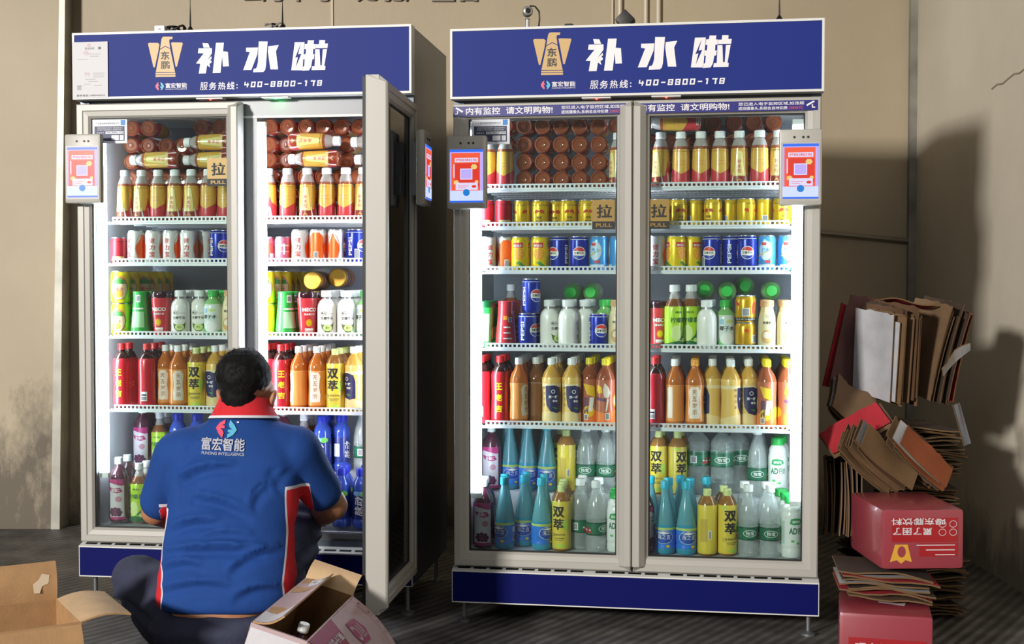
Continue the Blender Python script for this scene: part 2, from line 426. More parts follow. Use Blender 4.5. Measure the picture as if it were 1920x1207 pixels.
# cups
def cup(kind, look, prof, body, top, decals, lidprof, topname='lid'):
    rf = radius_of(prof)
    mb = MB(); mb.lathe([(0, prof[0][1])] + prof, body, 30)
    for d in decals: wrap(mb, d[0], d[1], rf, 0.0004 + 0.00035 * (d[2] if len(d) > 2 else 1), vstep=.012)
    lid = MB(); lid.lathe(lidprof, top, 30)
    KIND[kind] = dict(name='drink_cup', look=look, cat='cup', parts=[('body', mb.build('body')), (topname, lid.build(topname))], h=max(z for r, z in lidprof), r=max(r for r, z in prof))
GR = mat('cup_green', '#35b04a', .25, coat=.5); GRL = mat('cup_pale_green', '#a9e0a8', .4)
cup('greencup', 'upside-down green lime-tea cup', [(.040, .012), (.040, .02), (.0305, .130), (.0305, .164), (.028, .166)], GR, mat('cup_dark_green', '#14532c', .3),
    [(R4(-.022, .03, .022, .09), GRL, 1), (R4(-.010, .125, .010, .152), WHITEP, 1), (R4(-.007, .13, .007, .148), CODE, 2), (ELL(.07, .045, .022, .024), mat('cup_lime', '#8fd06a', .4), 1), (ELL(.07, .045, .017, .019), GRL, 2), (R4(-.1, .036, -.06, .12), GRL, 1), (R4(-.02, .098, .02, .104), WHITEP, 1)],
    [(0, 0), (.039, 0), (.041, .002), (.041, .012), (.040, .014)], 'lid')
RC = mat('cup_red', '#cf3a42', .25, coat=.5)
cup('redcup', 'red tea cup with dark lid', [(.0285, 0), (.0285, .004), (.0375, .140), (.038, .144)], RC, mat('cup_dark_lid', '#3a1620', .15, coat=.5),
    [(text_in('MECO', -.030, .092, .022, .106, .04), WHITEP, 1), (text_in('蜜谷果汁茶', -.024, .078, .016, .086, .02), WHITEP, 1), (ELL(-.006, .05, .012, .014), ORG, 1), (ELL(-.006, .05, .008, .009), YC, 2), (R4(-.022, .018, .012, .03), WHITEP, 1), (R4(-.022, .02, .012, .022), RC, 2), (R4(.06, .03, .085, .06), ORG, 1), (R4(.064, .034, .08, .05), CODE, 2), (R4(.045, .008, .055, .138), mat('cup_pink', '#f0b4b8', .4), 1)],
    [(.038, .142), (.0395, .144), (.0395, .156), (.037, .164), (.030, .166), (.030, .160), (0, .160)])

cup('greencupup', 'green lime-tea cup with dark lid', [(.0285, 0), (.0285, .004), (.0375, .140), (.038, .144)], GR,  mat('cup_dark_green', '#14532c', .3),
    [(R4(-.020, .02, .012, .12), GRL, 1), (R4(-.014, .03, -.004, .11), WHITEP, 2), (ELL(.04, .05, .018, .022), mat('cup_lime', '#8fd06a', .4), 1)], [(.038, .142), (.0395, .144), (.0395, .156), (.037, .164), (.030, .166), (.030, .160), (0, .160)])
cup('redcupdown', 'upside-down red tea cup', [(.040, .012), (.040, .02), (.0305, .130), (.0305, .164), (.028, .166)], RC, mat('cup_dark_lid', '#3a1620', .15, coat=.5),
    [(R4(.005, .09, .018, .108), WHITEP, 1), (R4(.007, .092, .016, .106), CODE, 2), (R4(-.012, .098, .002, .112), ORG, 1), (R4(-.01, .03, .016, .034), WHITEP, 1), (R4(-.01, .05, .012, .054), WHITEP, 1), (R4(-.01, .07, .012, .074), WHITEP, 1), (R4(.026, .02, .031, .13), mat('cup_pink', '#f0b4b8', .4), 1)], [(0, 0), (.039, 0), (.041, .002), (.041, .012), (.040, .014)], 'lid')

# small milk and coconut bottles
pc = [(0, .002), (.026, 0), (.0325, .004), (.0345, .012), (.0345, .105), (.033, .118), (.027, .130), (.0185, .138), (.0175, .146)]
MILK = mat('coconut_milk', '#f3f1ea', .25, coat=.4); DK = mat('dark_print', '#2c2a28', .6); SHELL = mat('coconut_shell_green', '#4d6a2c', .5); FLESH = mat('coconut_flesh', '#cfe08c', .5)
dec = [(text_in('生椰牛乳', -.024, .062, .020, .073, .02), DK, 1), (text_in('蘸点', -.022, .082, -.006, .090, .01), DK, 1), (RING(-.014, .086, .011, .008, .0008), DK, 1), (R4(0, .084, .02, .085), DK, 1),
       ([(-.024, .05), (-.02, .03), (-.008, .016), (.006, .016), (.018, .028), (.022, .054), (.016, .044), (.006, .042), (-.008, .042), (-.018, .044)], SHELL, 1), (ELL(0, .032, .0155, .0125), FLESH, 2), (text_in('椰子', -.007, .028, .007, .036), SHELL, 3)]
def simple(kind, look, prof, body, cap, label, mfun=None, name='drink_bottle'):
    bottle(kind, name, look, 'bottle', prof, body, cap, label, mfun)
simple('coco', 'white coconut-milk bottle', pc, MILK, (.021, .146, .170, W_), (.006, .108, MILK, dec), lambda z: MILK if z < .142 else CLEAR)
CG = mat('cap_green', '#35b548', .35); CW = mat('coconut_water', '#d5e2d3', .2, coat=.4); GRN = mat('leaf_print', '#5cbf5a', .5)
dec = [(text_in('椰子水', -.026, .064, .022, .08, .02), DK, 2), (R4(-.026, .086, -.012, .104), mat('pale_blue_print', '#9cc6e0', .5), 1), (ELL(.006, .096, .011, .007), FLESH, 1), (ELL(0, .036, .024, .02), WHITEP, 1), ([(-.1, .006), (.1, .006), (.1, .016), (.03, .022), (.02, .014), (-.02, .014), (-.03, .022), (-.1, .03)], GRN, 2), ([(-.028, .04), (-.022, .022), (-.01, .014), (-.03, .01)], GRN, 3)]
simple('cocowater', 'green-capped coconut-water bottle', pc, CW, (.021, .146, .170, CG), (.006, .108, mat('pale_label', '#d9e6de', .35), dec), lambda z: CW if z < .112 else mat('green_tint_plastic', '#8fd07c', .15, alpha=.8))
OATM = mat('oat_body', '#e3cfa0', .3, coat=.3)
po = [(0, .002), (.024, 0), (.029, .004), (.030, .012), (.030, .09), (.028, .112), (.023, .132), (.0215, .142), (.0215, .148)]
simple('oat', 'cream oat-milk bottle with tan cap', po, OATM, (.0235, .148, .171, mat('cap_tan', '#d3a877', .4)), (.006, .130, mat('oat_label', '#e6d4a8', .35), [(text_in('燕麦奶', -.016, .088, .016, .098, .02), DK, 1), (RING(0, .116, .005, .005, .001), DK, 1), (ELL(0, .045, .02, .022), mat('oat_bowl', '#d9a868', .5), 1), (ELL(0, .05, .015, .012), mat('oat_milk', '#f0e2c4', .5), 2), (RING(0, .045, .021, .023, .001), mat('oat_line', '#8a6a3c', .5), 2)]))
simple('goldlid', 'brown bottle with gold lid', [(0, .002), (.03, 0), (.035, .004), (.036, .012), (.036, .105), (.034, .115), (.034, .118)], mat('brown_body', '#5f4433', .3), (.0355, .118, .150, mat('cap_gold', '#c79a3e', .3, .6)), (.012, .10, mat('brown_label', '#8a5a48', .4), [(text_in('咖啡', -.02, .03, .02, .06, .03), DK, 1), (R4(-.1, .07, .1, .08), DK, 1)]))

# tall bottles on the lower shelves
def tall(h, r, waist=.0, shoulder=.66, neck=.013):
    zs_ = [0, .004, .012, .03, h * .30, h * .42, h * .54, h * shoulder, h * (shoulder + .075), h * (shoulder + .14), h * .875, h * .90]
    rr = [r * .82, r * .95, r, r, r * (1 - waist * .6), r * (1 - waist), r * (1 - waist * .5), r, r * .84, r * .56, neck, neck]
    return [(0, .003)] + list(zip(rr, zs_))
HR = mat('herbal_red', '#cc2430', .28, coat=.5); DKT = mat('dark_tea', '#3a1a18', .12, coat=.5); YP = mat('yellow_print', '#f2d21e', .5)
pt = tall(.246, .0325, .05, .72)
simple('herbal', 'red herbal tea bottle', pt, DKT, (.0145, .222, .246, mat('cap_red', '#d8282c', .35)), (.006, .19, HR, [(vert_text('王老吉', 0, .150, .025, .040, .035), YP, 2), (R4(q - .012, .03, q + .012, .065), WHITEP, 1), (R4(q - .010, .034, q + .010, .046), CODE, 2), (R4(q - .01, .05, q + .01, .056), DK, 2), (vert_text('凉茶', .05, .1, .008, .012), YP, 1)]))
OT = mat('orange_tea', '#dd8236', .12, coat=.5, translucent=.4); OTL = mat('clear_white_print', '#e9dccb', .4)
pt = tall(.240, .033, .07, .68)
simple('orangetea', 'orange tea bottle with white cap', pt, OT, (.0145, .216, .240, W_), (.022, .150, mat('orange_tea_sleeve', '#e29346', .3, coat=.4), [([(-.018, .034), (.018, .034), (.021, .06), (.016, .09), (.021, .13), (.012, .145), (-.012, .145), (-.021, .13), (-.016, .09), (-.021, .06)], OTL, 1), (vert_text('天五岁示', 0, .135, .017, .0235, .02), mat('tea_brown_print', '#b0764a', .5), 2), ([(q - .018, .034), (q + .004, .034), (q + .004, .145), (q - .018, .14)], OTL, 1), (R4(-.1, .148, .1, .150), mat('orange_line', '#f2b070', .4), 1), (R4(.045, .04, .06, .06), WHITEP, 1)]))
KIND['orangecap'] = dict(KIND['orangetea']); KIND['orangecap']['look'] = 'orange tea bottle with orange cap'
KIND['orangecap']['parts'] = [KIND['orangetea']['parts'][0], ('cap', cap_mesh(.0145, .216, .240, mat('cap_orange', '#eaa23a', .35))), KIND['orangetea']['parts'][2]]
BT = mat('brown_tea', '#8f5a30', .1, coat=.5, translucent=.35)
simple('browntea', 'brown tea bottle with clear label', pt, BT, (.0145, .216, .240, W_), (.03, .150, mat('brown_tea_sleeve', '#86562f', .25, coat=.4), [(RING(.01, .07, .012, .016, .001), OTL, 1), (R4(-.1, .149, .1, .150), OTL, 1)]))
YT = mat('apple_tea', '#b07a3c', .12, coat=.5, translucent=.35); YL = mat('apple_sleeve', '#e2c944', .35, coat=.3); YLG = mat('apple_green', '#b9d24a', .5)
pt = tall(.232, .0335, 0, .76)
simple('shuang', 'yellow apple-drink bottle', pt, YT, (.0145, .208, .232, mat('cap_pale_green', '#d3de94', .4)), (.008, .178, YL, [(text_in('双', -.022, .122, .020, .160, .03), BLACKP, 2), (text_in('萃', -.020, .078, .018, .117, .03), BLACKP, 2), (text_in('双', -.0205, .1212, .0215, .1592, .03), BLACKP, 3), (text_in('萃', -.0185, .0772, .0195, .1162, .03), BLACKP, 3), (ELL(.026, .095, .012, .02), YLG, 1), (ELL(-.022, .170, .010, .006), YLG, 1), (text_in('乳酸菌风味', -.018, .056, .024, .063), DK, 1), (R4(-.014, .046, .022, .048), DK, 1), (R4(-.012, .040, .018, .0415), DK, 1), (RING(-.02, .058, .006, .006, .001), DK, 1), (ELL(.01, .02, .018, .007), YLG, 1), (R4(q - .012, .05, q + .012, .13), mat('apple_dim', '#c9ab3c', .5), 1), (R4(q + .016, .06, q + .026, .09), WHITEP, 1), (R4(q + .018, .062, q + .024, .088), CODE, 2)]))
NY = mat('amber_juice', '#e2b04e', .18, coat=.4, translucent=.25); NV = mat('navy_print', '#262456', .45)
pt = tall(.240, .034, .06, .70)
simple('navy', 'amber tea bottle with navy patch', pt, NY, (.0145, .216, .240, W_), (.006, .172, mat('amber_sleeve', '#e6bd64', .35, coat=.3), [([(-.029, .142), (.004, .144), (.024, .136), (.032, .112), (.032, .050), (.010, .045), (-.012, .052), (-.025, .072), (-.029, .10)], NV, 1), (R4(-.1, .138, .1, .150), mat('cream_band', '#ecd9a8', .4), 0), ([(-.1, .006), (.1, .006), (.1, .03), (.03, .046), (-.012, .05), (-.03, .05), (-.1, .03)], mat('cream_low', '#e8cf92', .4), 0), (text_in('第一醉', -.018, .098, .014, .108, .02), WHITEP, 2), (text_in('青柑', -.004, .084, .014, .092, .02), WHITEP, 2), (RING(-.002, .122, .007, .007, .002), WHITEP, 2), ([(-.006, .066), (.008, .058), (.014, .062), (.006, .066)], LEAF, 2), (vert_text('鲜焙乌龙', -.036, .14, .010, .02), DK, 1), (ELL(q, .158, .006, .006), NV, 1), (R4(q - .006, .04, q + .006, .13), mat('amber_dim', '#c99a48', .5), 1)]))
LM = mat('lemon_tea', '#b5633f', .1, coat=.5, translucent=.4); LY = mat('lemon_yellow', '#f0c22c', .4); LO = mat('lemon_orange', '#f0803a', .4); PUR = mat('lemon_purple', '#5e3a5a', .5)
pt = tall(.240, .0335, .05, .70)
simple('lemon', 'lemon tea bottle with yellow cap', pt, LM, (.0145, .216, .240, mat('cap_yellow', '#f0dc28', .35)), (.006, .165, mat('lemon_sleeve', '#b8694a', .3, coat=.4), [([(-.1, .006), (.1, .006), (.1, .05), (.05, .058), (0, .048), (-.05, .058), (-.1, .05)], LO, 1), ([(-.03, .15), (-.012, .14), (-.008, .12), (-.022, .115), (-.034, .125)], LY, 2), ([(-.034, .105), (.004, .098), (.004, .088), (-.034, .094)], PUR, 2), ([(0, .155), (.012, .14), (.02, .12), (.012, .10), (-.002, .105), (-.006, .13)], OTL, 2), ([(.008, .10), (.014, .096), (.008, .06), (.002, .05)], OTL, 2), (R4(.002, .024, .016, .048), WHITEP, 3), (R4(.004, .026, .014, .046), CODE, 4), (ELL(.05, .09, .018, .024), LY, 2), (ELL(.05, .09, .012, .016), OTL, 3), (ELL(-.06, .06, .016, .018), LY, 2), (ELL(q, .05, .02, .02), LY, 2), ([(q - .02, .15), (q + .02, .14), (q + .024, .1), (q - .006, .11)], LY, 2), (R4(q - .016, .04, q - .002, .1), PUR, 2), ([(q + .004, .1), (q + .02, .1), (q + .012, .05), (q, .05)], WHITEP, 2), (R4(q - .016, .02, q - .002, .04), WHITEP, 3), (R4(q - .014, .022, q - .004, .038), CODE, 4)]))
GJ = mat('grape_juice', '#4a2030', .1, coat=.5); GL = mat('grape_sleeve', '#d9d2d8', .35, coat=.3); MG = mat('grape_magenta', '#b03070', .4); GRP = mat('grape_print', '#5a1c44', .5)
pt = tall(.245, .036, .0, .70)
clus = [(ELL(x, z, .0065, .0065, 12), GRP, 3) for x, z in [(-.012, .05), (0, .053), (.011, .05), (-.016, .04), (-.005, .042), (.006, .042), (.016, .04), (-.010, .031), (.001, .031), (.012, .031)]]
simple('grape', 'dark grape juice bottle', pt, GJ, (.0155, .220, .245, W_), (.012, .165, GL, [([(-.1, .165), (.1, .165), (.1, .15), (.06, .145), (.02, .14), (0, .146), (-.02, .152), (-.06, .145), (-.1, .15)], MG, 1), ([(-.026, .136), (-.006, .13), (.016, .133), (.024, .118), (.006, .112), (-.014, .118), (-.022, .124)], MG, 2), (text_in('葡萄C', -.014, .117, .014, .129, .02), WHITEP, 3), (ELL(.010, .09, .010, .011), mat('grape_rose', '#c08898', .5), 2), (R4(-.1, .012, .1, .022), MG, 2), (R4(-.1, .012, -.03, .165), GRP, 2), (R4(.03, .012, .1, .165), GRP, 2)] + clus))
LT = mat('lime_tea_drink', '#9a6238', .1, coat=.5, translucent=.35); LL = mat('lime_sleeve', '#b4dc28', .35, coat=.3); LGN = mat('lime_dark_green', '#186838', .5)
pt = tall(.224, .0325, 0, .64)
dec = [(text_in('柠檬茶', -.030, .092, .026, .110, .04), LGN, 2), (text_in('柠檬茶', -.0292, .0915, .0268, .1095, .04), LGN, 3), (text_in('维他', -.014, .124, .012, .132, .02), LGN, 1), ([(-.1, .006), (.1, .006), (.1, .03), (.05, .018), (.0, .028), (-.05, .018), (-.1, .03)], LGN, 1), (ELL(-.010, .055, .018, .028), mat('lime_fruit', '#d9ec9a', .5), 2), ([(0, .03), (.018, .05), (.024, .08), (.03, .06), (.022, .03)], LGN, 2), (ELL(.02, .03, .010, .008), FLESH, 3), (ELL(q, .07, .02, .03), mat('lime_fruit', '#d9ec9a', .5), 2), (R4(q - .02, .1, q + .02, .115), LGN, 2)]
simple('lime', 'lime-green labelled lemon tea bottle', pt, LT, (.0155, .200, .224, W_), (.008, .148, LL, dec), lambda z: LT if z < .185 else CLEARN)
KIND['limetall'] = dict(KIND['lime']); KIND['limetall']['look'] = 'brown lemon tea bottle'
SO = mat('soda_blue', '#84ccd8', .1, coat=.6, alpha=.86, translucent=.4); SB = mat('soda_base', '#55c8ea', .1, coat=.5, translucent=.5); SL = mat('soda_label', '#2c7be0', .35, coat=.4)
ps = [(0, .006), (.018, .004), (.024, 0), (.032, .003), (.0355, .012), (.0355, .03), (.034, .036), (.0355, .042), (.0355, .088), (.034, .105), (.029, .138), (.023, .170), (.0165, .200), (.0135, .220), (.013, .232)]
simple('soda', 'blue soda bottle with turquoise cap', ps, SO, (.0155, .228, .256, mat('cap_turquoise', '#1fb4cf', .35)), (.022, .095, SL, [(text_in('海之言', -.020, .055, .022, .072, .03), WHITEP, 2), (ELL(0, .062, .03, .022), mat('soda_deep', '#2450b0', .4), 1), (RING(0, .062, .031, .023, .0015), WHITEP, 1), ([(-.1, .095), (.1, .095), (.1, .089), (0, .086), (-.1, .089)], mat('soda_lime', '#b8cf6a', .4), 1), (ELL(.014, .03, .006, .005), YC, 2), ([(-.02, .076), (0, .082), (.02, .076), (0, .072)], WHITEP, 3), (R4(.05, .03, .066, .055), WHITEP, 2), (R4(.052, .032, .064, .053), CODE, 3), (R4(.05, .06, .07, .08), WHITEP, 1)]), lambda z: SB if z < .1 else SO)
WT = mat('clear_water_bottle', '#cdd6d6', .08, alpha=.32, coat=.5, spec=.8); WG = mat('water_label_green', '#1d6a4c', .35, coat=.3); WGD = mat('water_label_dark', '#123f30', .4)
pw = [(0, .008), (.018, .005), (.026, 0), (.033, .003), (.0355, .012), (.035, .02), (.0355, .03), (.0355, .055), (.035, .060), (.0355, .065), (.0355, .105), (.035, .130), (.032, .158), (.024, .190), (.016, .214), (.0135, .226), (.0135, .23)]
wd = [(RING(0, .084, .022, .012, .0016), WHITEP, 1), (text_in('怡宝', -.013, .078, .013, .091, .03), WHITEP, 1), ([(-.1, .102), (.1, .102), (.1, .105), (-.1, .105)], WGD, 1), (R4(-.1, .061, .1, .064), WGD, 1)]
for c in (.055, -.06):
    for x, z, a in [(0, .074, .007), (.012, .072, .006), (-.012, .072, .006), (.006, .084, .005), (-.006, .086, .005)]: wd.append((ELL(c + x, z, a, a * .9, 12), mat('fruit_red', '#a33438', .5), 2))
    for x, z in [(-.004, .079), (.010, .079), (-.014, .08)]: wd.append((ELL(c + x, z, .003, .003, 8), WHITEP, 3))
wd += [(R4(q - .01, .07, q + .008, .096), WHITEP, 1), (R4(q - .008, .072, q + .006, .094), CODE, 2)]
simple('water', 'clear water bottle with green label', pw, WT, (.0165, .226, .250, W_), (.060, .106, WG, wd))
pb = [(0, .008), (.03, .003), (.040, 0), (.045, .006), (.046, .02)] + sum([[(.046, z), (.044, z + .006), (.046, z + .012)] for z in (.03, .055, .08)], []) + [(.046, .11), (.046, .17)] + sum([[(.046, z), (.0435, z + .006), (.046, z + .012)] for z in (.176, .194)], []) + [(.042, .214), (.02, .238), (.014, .244), (.014, .25)]
pb = [(r * .93, z * .945) for r, z in pb]
simple('bigwater', 'large ribbed clear water bottle', pb, mat('big_water_bottle', '#b9c4c4', .06, alpha=.36, coat=.6, spec=.9), (.0165, .232, .252, W_), (.106, .160, WG, [([(x, z + .048) for x, z in d[0]] if isinstance(d[0], list) else ([(x, z + .048) for x, z in d[0][0]], d[0][1]), d[1], d[2]) for d in wd]))
MW = mat('milk_white', '#e8ebe8', .3, coat=.3)
pm = [(0, .002), (.026, 0), (.032, .004), (.034, .012), (.034, .03), (.032, .036), (.034, .042), (.034, .15), (.032, .158), (.031, .162), (.032, .168), (.030, .178), (.024, .187), (.021, .19)]
simple('milk', 'white calcium-milk bottle with green cap', pm, MW, (.024, .190, .216, mat('cap_bright_green', '#22b04c', .35)), (.044, .148, mat('milk_label', '#e9ecea', .35), [(text_in('AD', -.026, .086, .0, .108, .03), mat('milk_dark_green', '#1f6b45', .5), 1), (text_in('钙奶', .002, .086, .026, .108, .02), mat('milk_dark_green', '#1f6b45', .5), 1), ([(-.024, .122), (-.02, .138), (-.004, .142), (.014, .138), (.02, .126), (.006, .118), (-.012, .118)], mat('milk_green', '#2e9a5a', .5), 1), (text_in('娃哈哈', -.016, .124, .012, .134, .02), WHITEP, 2), (text_in('A', .04, .066, .06, .1, .04), mat('milk_red', '#d83a3a', .5), 1), (R4(-.058, .05, -.042, .13), mat('milk_pale_green', '#b9d6c4', .5), 1), (ELL(-.014, .062, .006, .004), GRN, 1), (ELL(.004, .054, .006, .004), GRN, 1), ([(.06, .12), (.08, .13), (.084, .118), (.07, .11)], mat('milk_green', '#2e9a5a', .5), 1), (text_in('AD钙奶', -.1, .086, -.066, .104, .02), mat('milk_dark_green', '#1f6b45', .5), 1)]))
MD = mat('vitamin_drink_blue', '#3a58c0', .1, coat=.6, alpha=.85); MDL = mat('vitamin_label', '#1c2f80', .35, coat=.4); CB = mat('cap_blue', '#2238c8', .35)
pt = [(0, .004), (.026, 0), (.034, .004), (.037, .012), (.037, .026), (.034, .032), (.035, .036), (.035, .13), (.034, .14), (.0345, .152), (.031, .170), (.022, .186), (.019, .192), (.019, .198)]
mdd = [(text_in('脉动', -.017, .0455, .013, .1205, .03, .2, 90), WHITEP, 3), (text_in('脉动', -.018, .045, .012, .12, .03, .2, 90), WHITEP, 2), (ELL(.014, .128, .016, .010), mat('vitamin_green', '#6cc04a', .45), 1), (ELL(-.01, .130, .018, .008), mat('vitamin_pale', '#7fb6e6', .45), 1), (R4(q - .012, .06, q + .012, .11), SIL, 1), (text_in('脉动', q + .03, .05, q + .055, .12, .03, .2, 90), WHITEP, 2)]
simple('maidong', 'blue vitamin drink bottle with blue cap', pt, MD, (.021, .194, .220, CB), (.038, .136, MDL, mdd))

# ------------------------------------------------------------------ placing drinks: an Empty per drink with a copy of each part
def place(kind, parent_matrix, pos, rot, label, group):
    k = KIND[kind]
    e = bpy.data.objects.new(k['name'], None); COL.objects.link(e)
    e.empty_display_size = .03
    e.matrix_world = parent_matrix @ Matrix.Translation(pos) @ rot
    tag(e, label, k['cat'], group)
    for nm, me in k['parts']: link(nm, me, e)
    return e

# ------------------------------------------------------------------ room
def node_wall(name, base, dirt, base_h=1.0, streak=True):
    m = bpy.data.materials.new(name); m.use_nodes = True; nt = m.node_tree; b = nt.nodes['Principled BSDF']
    b.inputs['Roughness'].default_value = .55
    L = nt.links.new
    tc = nt.nodes.new('ShaderNodeTexCoord')
    n1 = nt.nodes.new('ShaderNodeTexNoise'); n1.inputs['Scale'].default_value = .9; n1.inputs['Detail'].default_value = 6
    n2 = nt.nodes.new('ShaderNodeTexNoise'); n2.inputs['Scale'].default_value = 5.5; n2.inputs['Detail'].default_value = 10; n2.inputs['Roughness'].default_value = .72
    mp = nt.nodes.new('ShaderNodeMapping'); mp.inputs['Scale'].default_value = (1, 1, .45)
    L(tc.outputs['Object'], n1.inputs['Vector']); L(tc.outputs['Object'], mp.inputs['Vector']); L(mp.outputs[0], n2.inputs['Vector'])
    r1 = nt.nodes.new('ShaderNodeValToRGB')
    c = rgb(base)
    r1.color_ramp.elements[0].color = tuple(x * .86 for x in c[:3]) + (1,); r1.color_ramp.elements[1].color = tuple(min(1, x * 1.1) for x in c[:3]) + (1,)
    r1.color_ramp.elements[0].position = .35; r1.color_ramp.elements[1].position = .68
    L(n1.outputs[0], r1.inputs[0])
    # damp stain rising from the floor: noise against height
    sx = nt.nodes.new('ShaderNodeSeparateXYZ'); L(tc.outputs['Object'], sx.inputs[0])
    mr = nt.nodes.new('ShaderNodeMapRange'); mr.inputs['From Min'].default_value = 0; mr.inputs['From Max'].default_value = base_h
    mr.inputs['To Min'].default_value = .36; mr.inputs['To Max'].default_value = -.25
    L(sx.outputs['Z'], mr.inputs['Value'])
    ad = nt.nodes.new('ShaderNodeMath'); ad.operation = 'ADD'; L(n2.outputs[0], ad.inputs[0]); L(mr.outputs[0], ad.inputs[1])
    r2 = nt.nodes.new('ShaderNodeValToRGB'); r2.color_ramp.elements[0].position = .54; r2.color_ramp.elements[1].position = .80
    r2.color_ramp.elements[0].color = (0, 0, 0, 1); r2.color_ramp.elements[1].color = (.85, .85, .85, 1)
    L(ad.outputs[0], r2.inputs[0])
    mx = nt.nodes.new('ShaderNodeMix'); mx.data_type = 'RGBA'; mx.inputs['B'].default_value = rgb(dirt)
    L(r2.outputs[0], mx.inputs['Factor']); L(r1.outputs[0], mx.inputs['A']); L(mx.outputs['Result'], b.inputs['Base Color'])
    bp = nt.nodes.new('ShaderNodeBump'); bp.inputs['Strength'].default_value = .12; bp.inputs['Distance'].default_value = .02
    L(n2.outputs[0], bp.inputs['Height']); L(bp.outputs[0], b.inputs['Normal'])
    return m
WALLM = node_wall('painted_wall', '#b9a98e', '#51483b', .62)
WALLR = node_wall('plaster_wall', '#d0c7b6', '#77726a', .5)
YB = 6.55; XR = 2.0
mb = MB(); mb.box(-3.6, YB, 0, XR + .15, YB + .15, 3.5, WALLM); struct('wall_back', mb.build('wall_back'))
mb = MB(); mb.box(XR, 1.5, 0, XR + .15, YB, 3.5, WALLR); struct('wall_right', mb.build('wall_right'))
fl = bpy.data.materials.new('ribbed_concrete'); fl.use_nodes = True; nt = fl.node_tree; b = nt.nodes['Principled BSDF']; b.inputs['Roughness'].default_value = .6
tc = nt.nodes.new('ShaderNodeTexCoord'); mp = nt.nodes.new('ShaderNodeMapping'); mp.inputs['Rotation'].default_value = (0, 0, math.radians(35))
wv = nt.nodes.new('ShaderNodeTexWave'); wv.inputs['Scale'].default_value = 7.5; wv.inputs['Distortion'].default_value = .8; wv.inputs['Detail Scale'].default_value = 2
nz = nt.nodes.new('ShaderNodeTexNoise'); nz.inputs['Scale'].default_value = 7; nz.inputs['Detail'].default_value = 8
cr = nt.nodes.new('ShaderNodeValToRGB'); cr.color_ramp.elements[0].color = rgb('#4e4c49'); cr.color_ramp.elements[1].color = rgb('#7f7c78')
cr.color_ramp.elements[0].position = .3; cr.color_ramp.elements[1].position = .75
mxx = nt.nodes.new('ShaderNodeMix'); mxx.data_type = 'RGBA'; mxx.blend_type = 'MULTIPLY'; mxx.inputs['Factor'].default_value = .45
bp = nt.nodes.new('ShaderNodeBump'); bp.inputs['Strength'].default_value = .5; bp.inputs['Distance'].default_value = .01
nt.links.new(tc.outputs['Object'], mp.inputs['Vector']); nt.links.new(mp.outputs[0], wv.inputs['Vector']); nt.links.new(tc.outputs['Object'], nz.inputs['Vector'])
nt.links.new(nz.outputs[0], cr.inputs[0]); nt.links.new(cr.outputs[0], mxx.inputs['A']); nt.links.new(wv.outputs[0], mxx.inputs['B'])
nt.links.new(mxx.outputs['Result'], b.inputs['Base Color']); nt.links.new(wv.outputs[0], bp.inputs['Height']); nt.links.new(bp.outputs[0], b.inputs['Normal'])
mb = MB(); mb.box(-3.6, -1.0, -.1, XR + .15, YB + .15, 0, fl); struct('floor', mb.build('floor'))
mb = MB(); mb.box(-3.6, 2.2, 3.5, XR + .15, YB + .15, 3.6, mat('ceiling_paint', '#a8a296', .8)); struct('ceiling', mb.build('ceiling'))
# thick wall board that leans at the left, its metal edge strip, wall joints and corner strip
SLABM = node_wall('board_paint', '#bcac90', '#4a4136', 1.35)
mb = MB()
vs = [(-3.2, 6.42, 0), (-2.265, 6.42, 0), (-2.19, 6.46, 3.2), (-3.2, 6.46, 3.2), (-3.2, 6.55, 0), (-2.265, 6.55, 0), (-2.19, 6.55, 3.2), (-3.2, 6.55, 3.2)]
mb.add(vs, [(0, 1, 2, 3), (1, 5, 6, 2), (5, 4, 7, 6), (4, 0, 3, 7), (3, 2, 6, 7), (0, 4, 5, 1)], SLABM); struct('wall_left', mb.build('wall_left'))
GREYM = mat('grey_metal_strip', '#a9a79d', .45, .3, noise_amt=.2, noise_scale=8)
mb = MB()
mb.add([(-2.265, 6.412, 0), (-2.222, 6.412, 0), (-2.165, 6.45, 3.2), (-2.19, 6.45, 3.2), (-2.265, 6.55, 0), (-2.222, 6.55, 0), (-2.165, 6.55, 3.2), (-2.19, 6.55, 3.2)], [(0, 1, 2, 3), (1, 5, 6, 2), (5, 4, 7, 6), (4, 0, 3, 7), (3, 2, 6, 7), (0, 4, 5, 1)], GREYM)
struct('trim_1', mb.build('trim_1'))
mb = MB(); mb.box(-.895, YB - .008, 0, -.885, YB, 3.5, mat('joint_strip', '#d8cbb2', .5)); struct('trim_2', mb.build('trim_2'))
mb = MB(); mb.box(XR - .035, YB - .035, 0, XR, YB, 3.5, mat('corner_strip', '#8d8a80', .5, .2, noise_amt=.3, noise_scale=6)); struct('trim_3', mb.build('trim_3'))
mb = MB(); mb.tube([(1.52, YB - .02, 1.46), (1.97, YB - .02, 1.418)], .013, mat('rail_metal', '#8c8474', .45, .3)); 
tag(link('wall_rail', mb.build('wall_rail')), 'thin metal rail fixed across the wall beside the right fridge', 'rail')
mb = MB()
crackm = mat('crack_dark', '#a0967f', .8)
mb.tube([(XR - .001, 5.50 - .06 * i, 2.02 + .005 * i + .006 * math.sin(i * 2.1)) for i in range(9)], .004, crackm, 6); 
struct('trim_4', mb.build('trim_4'))
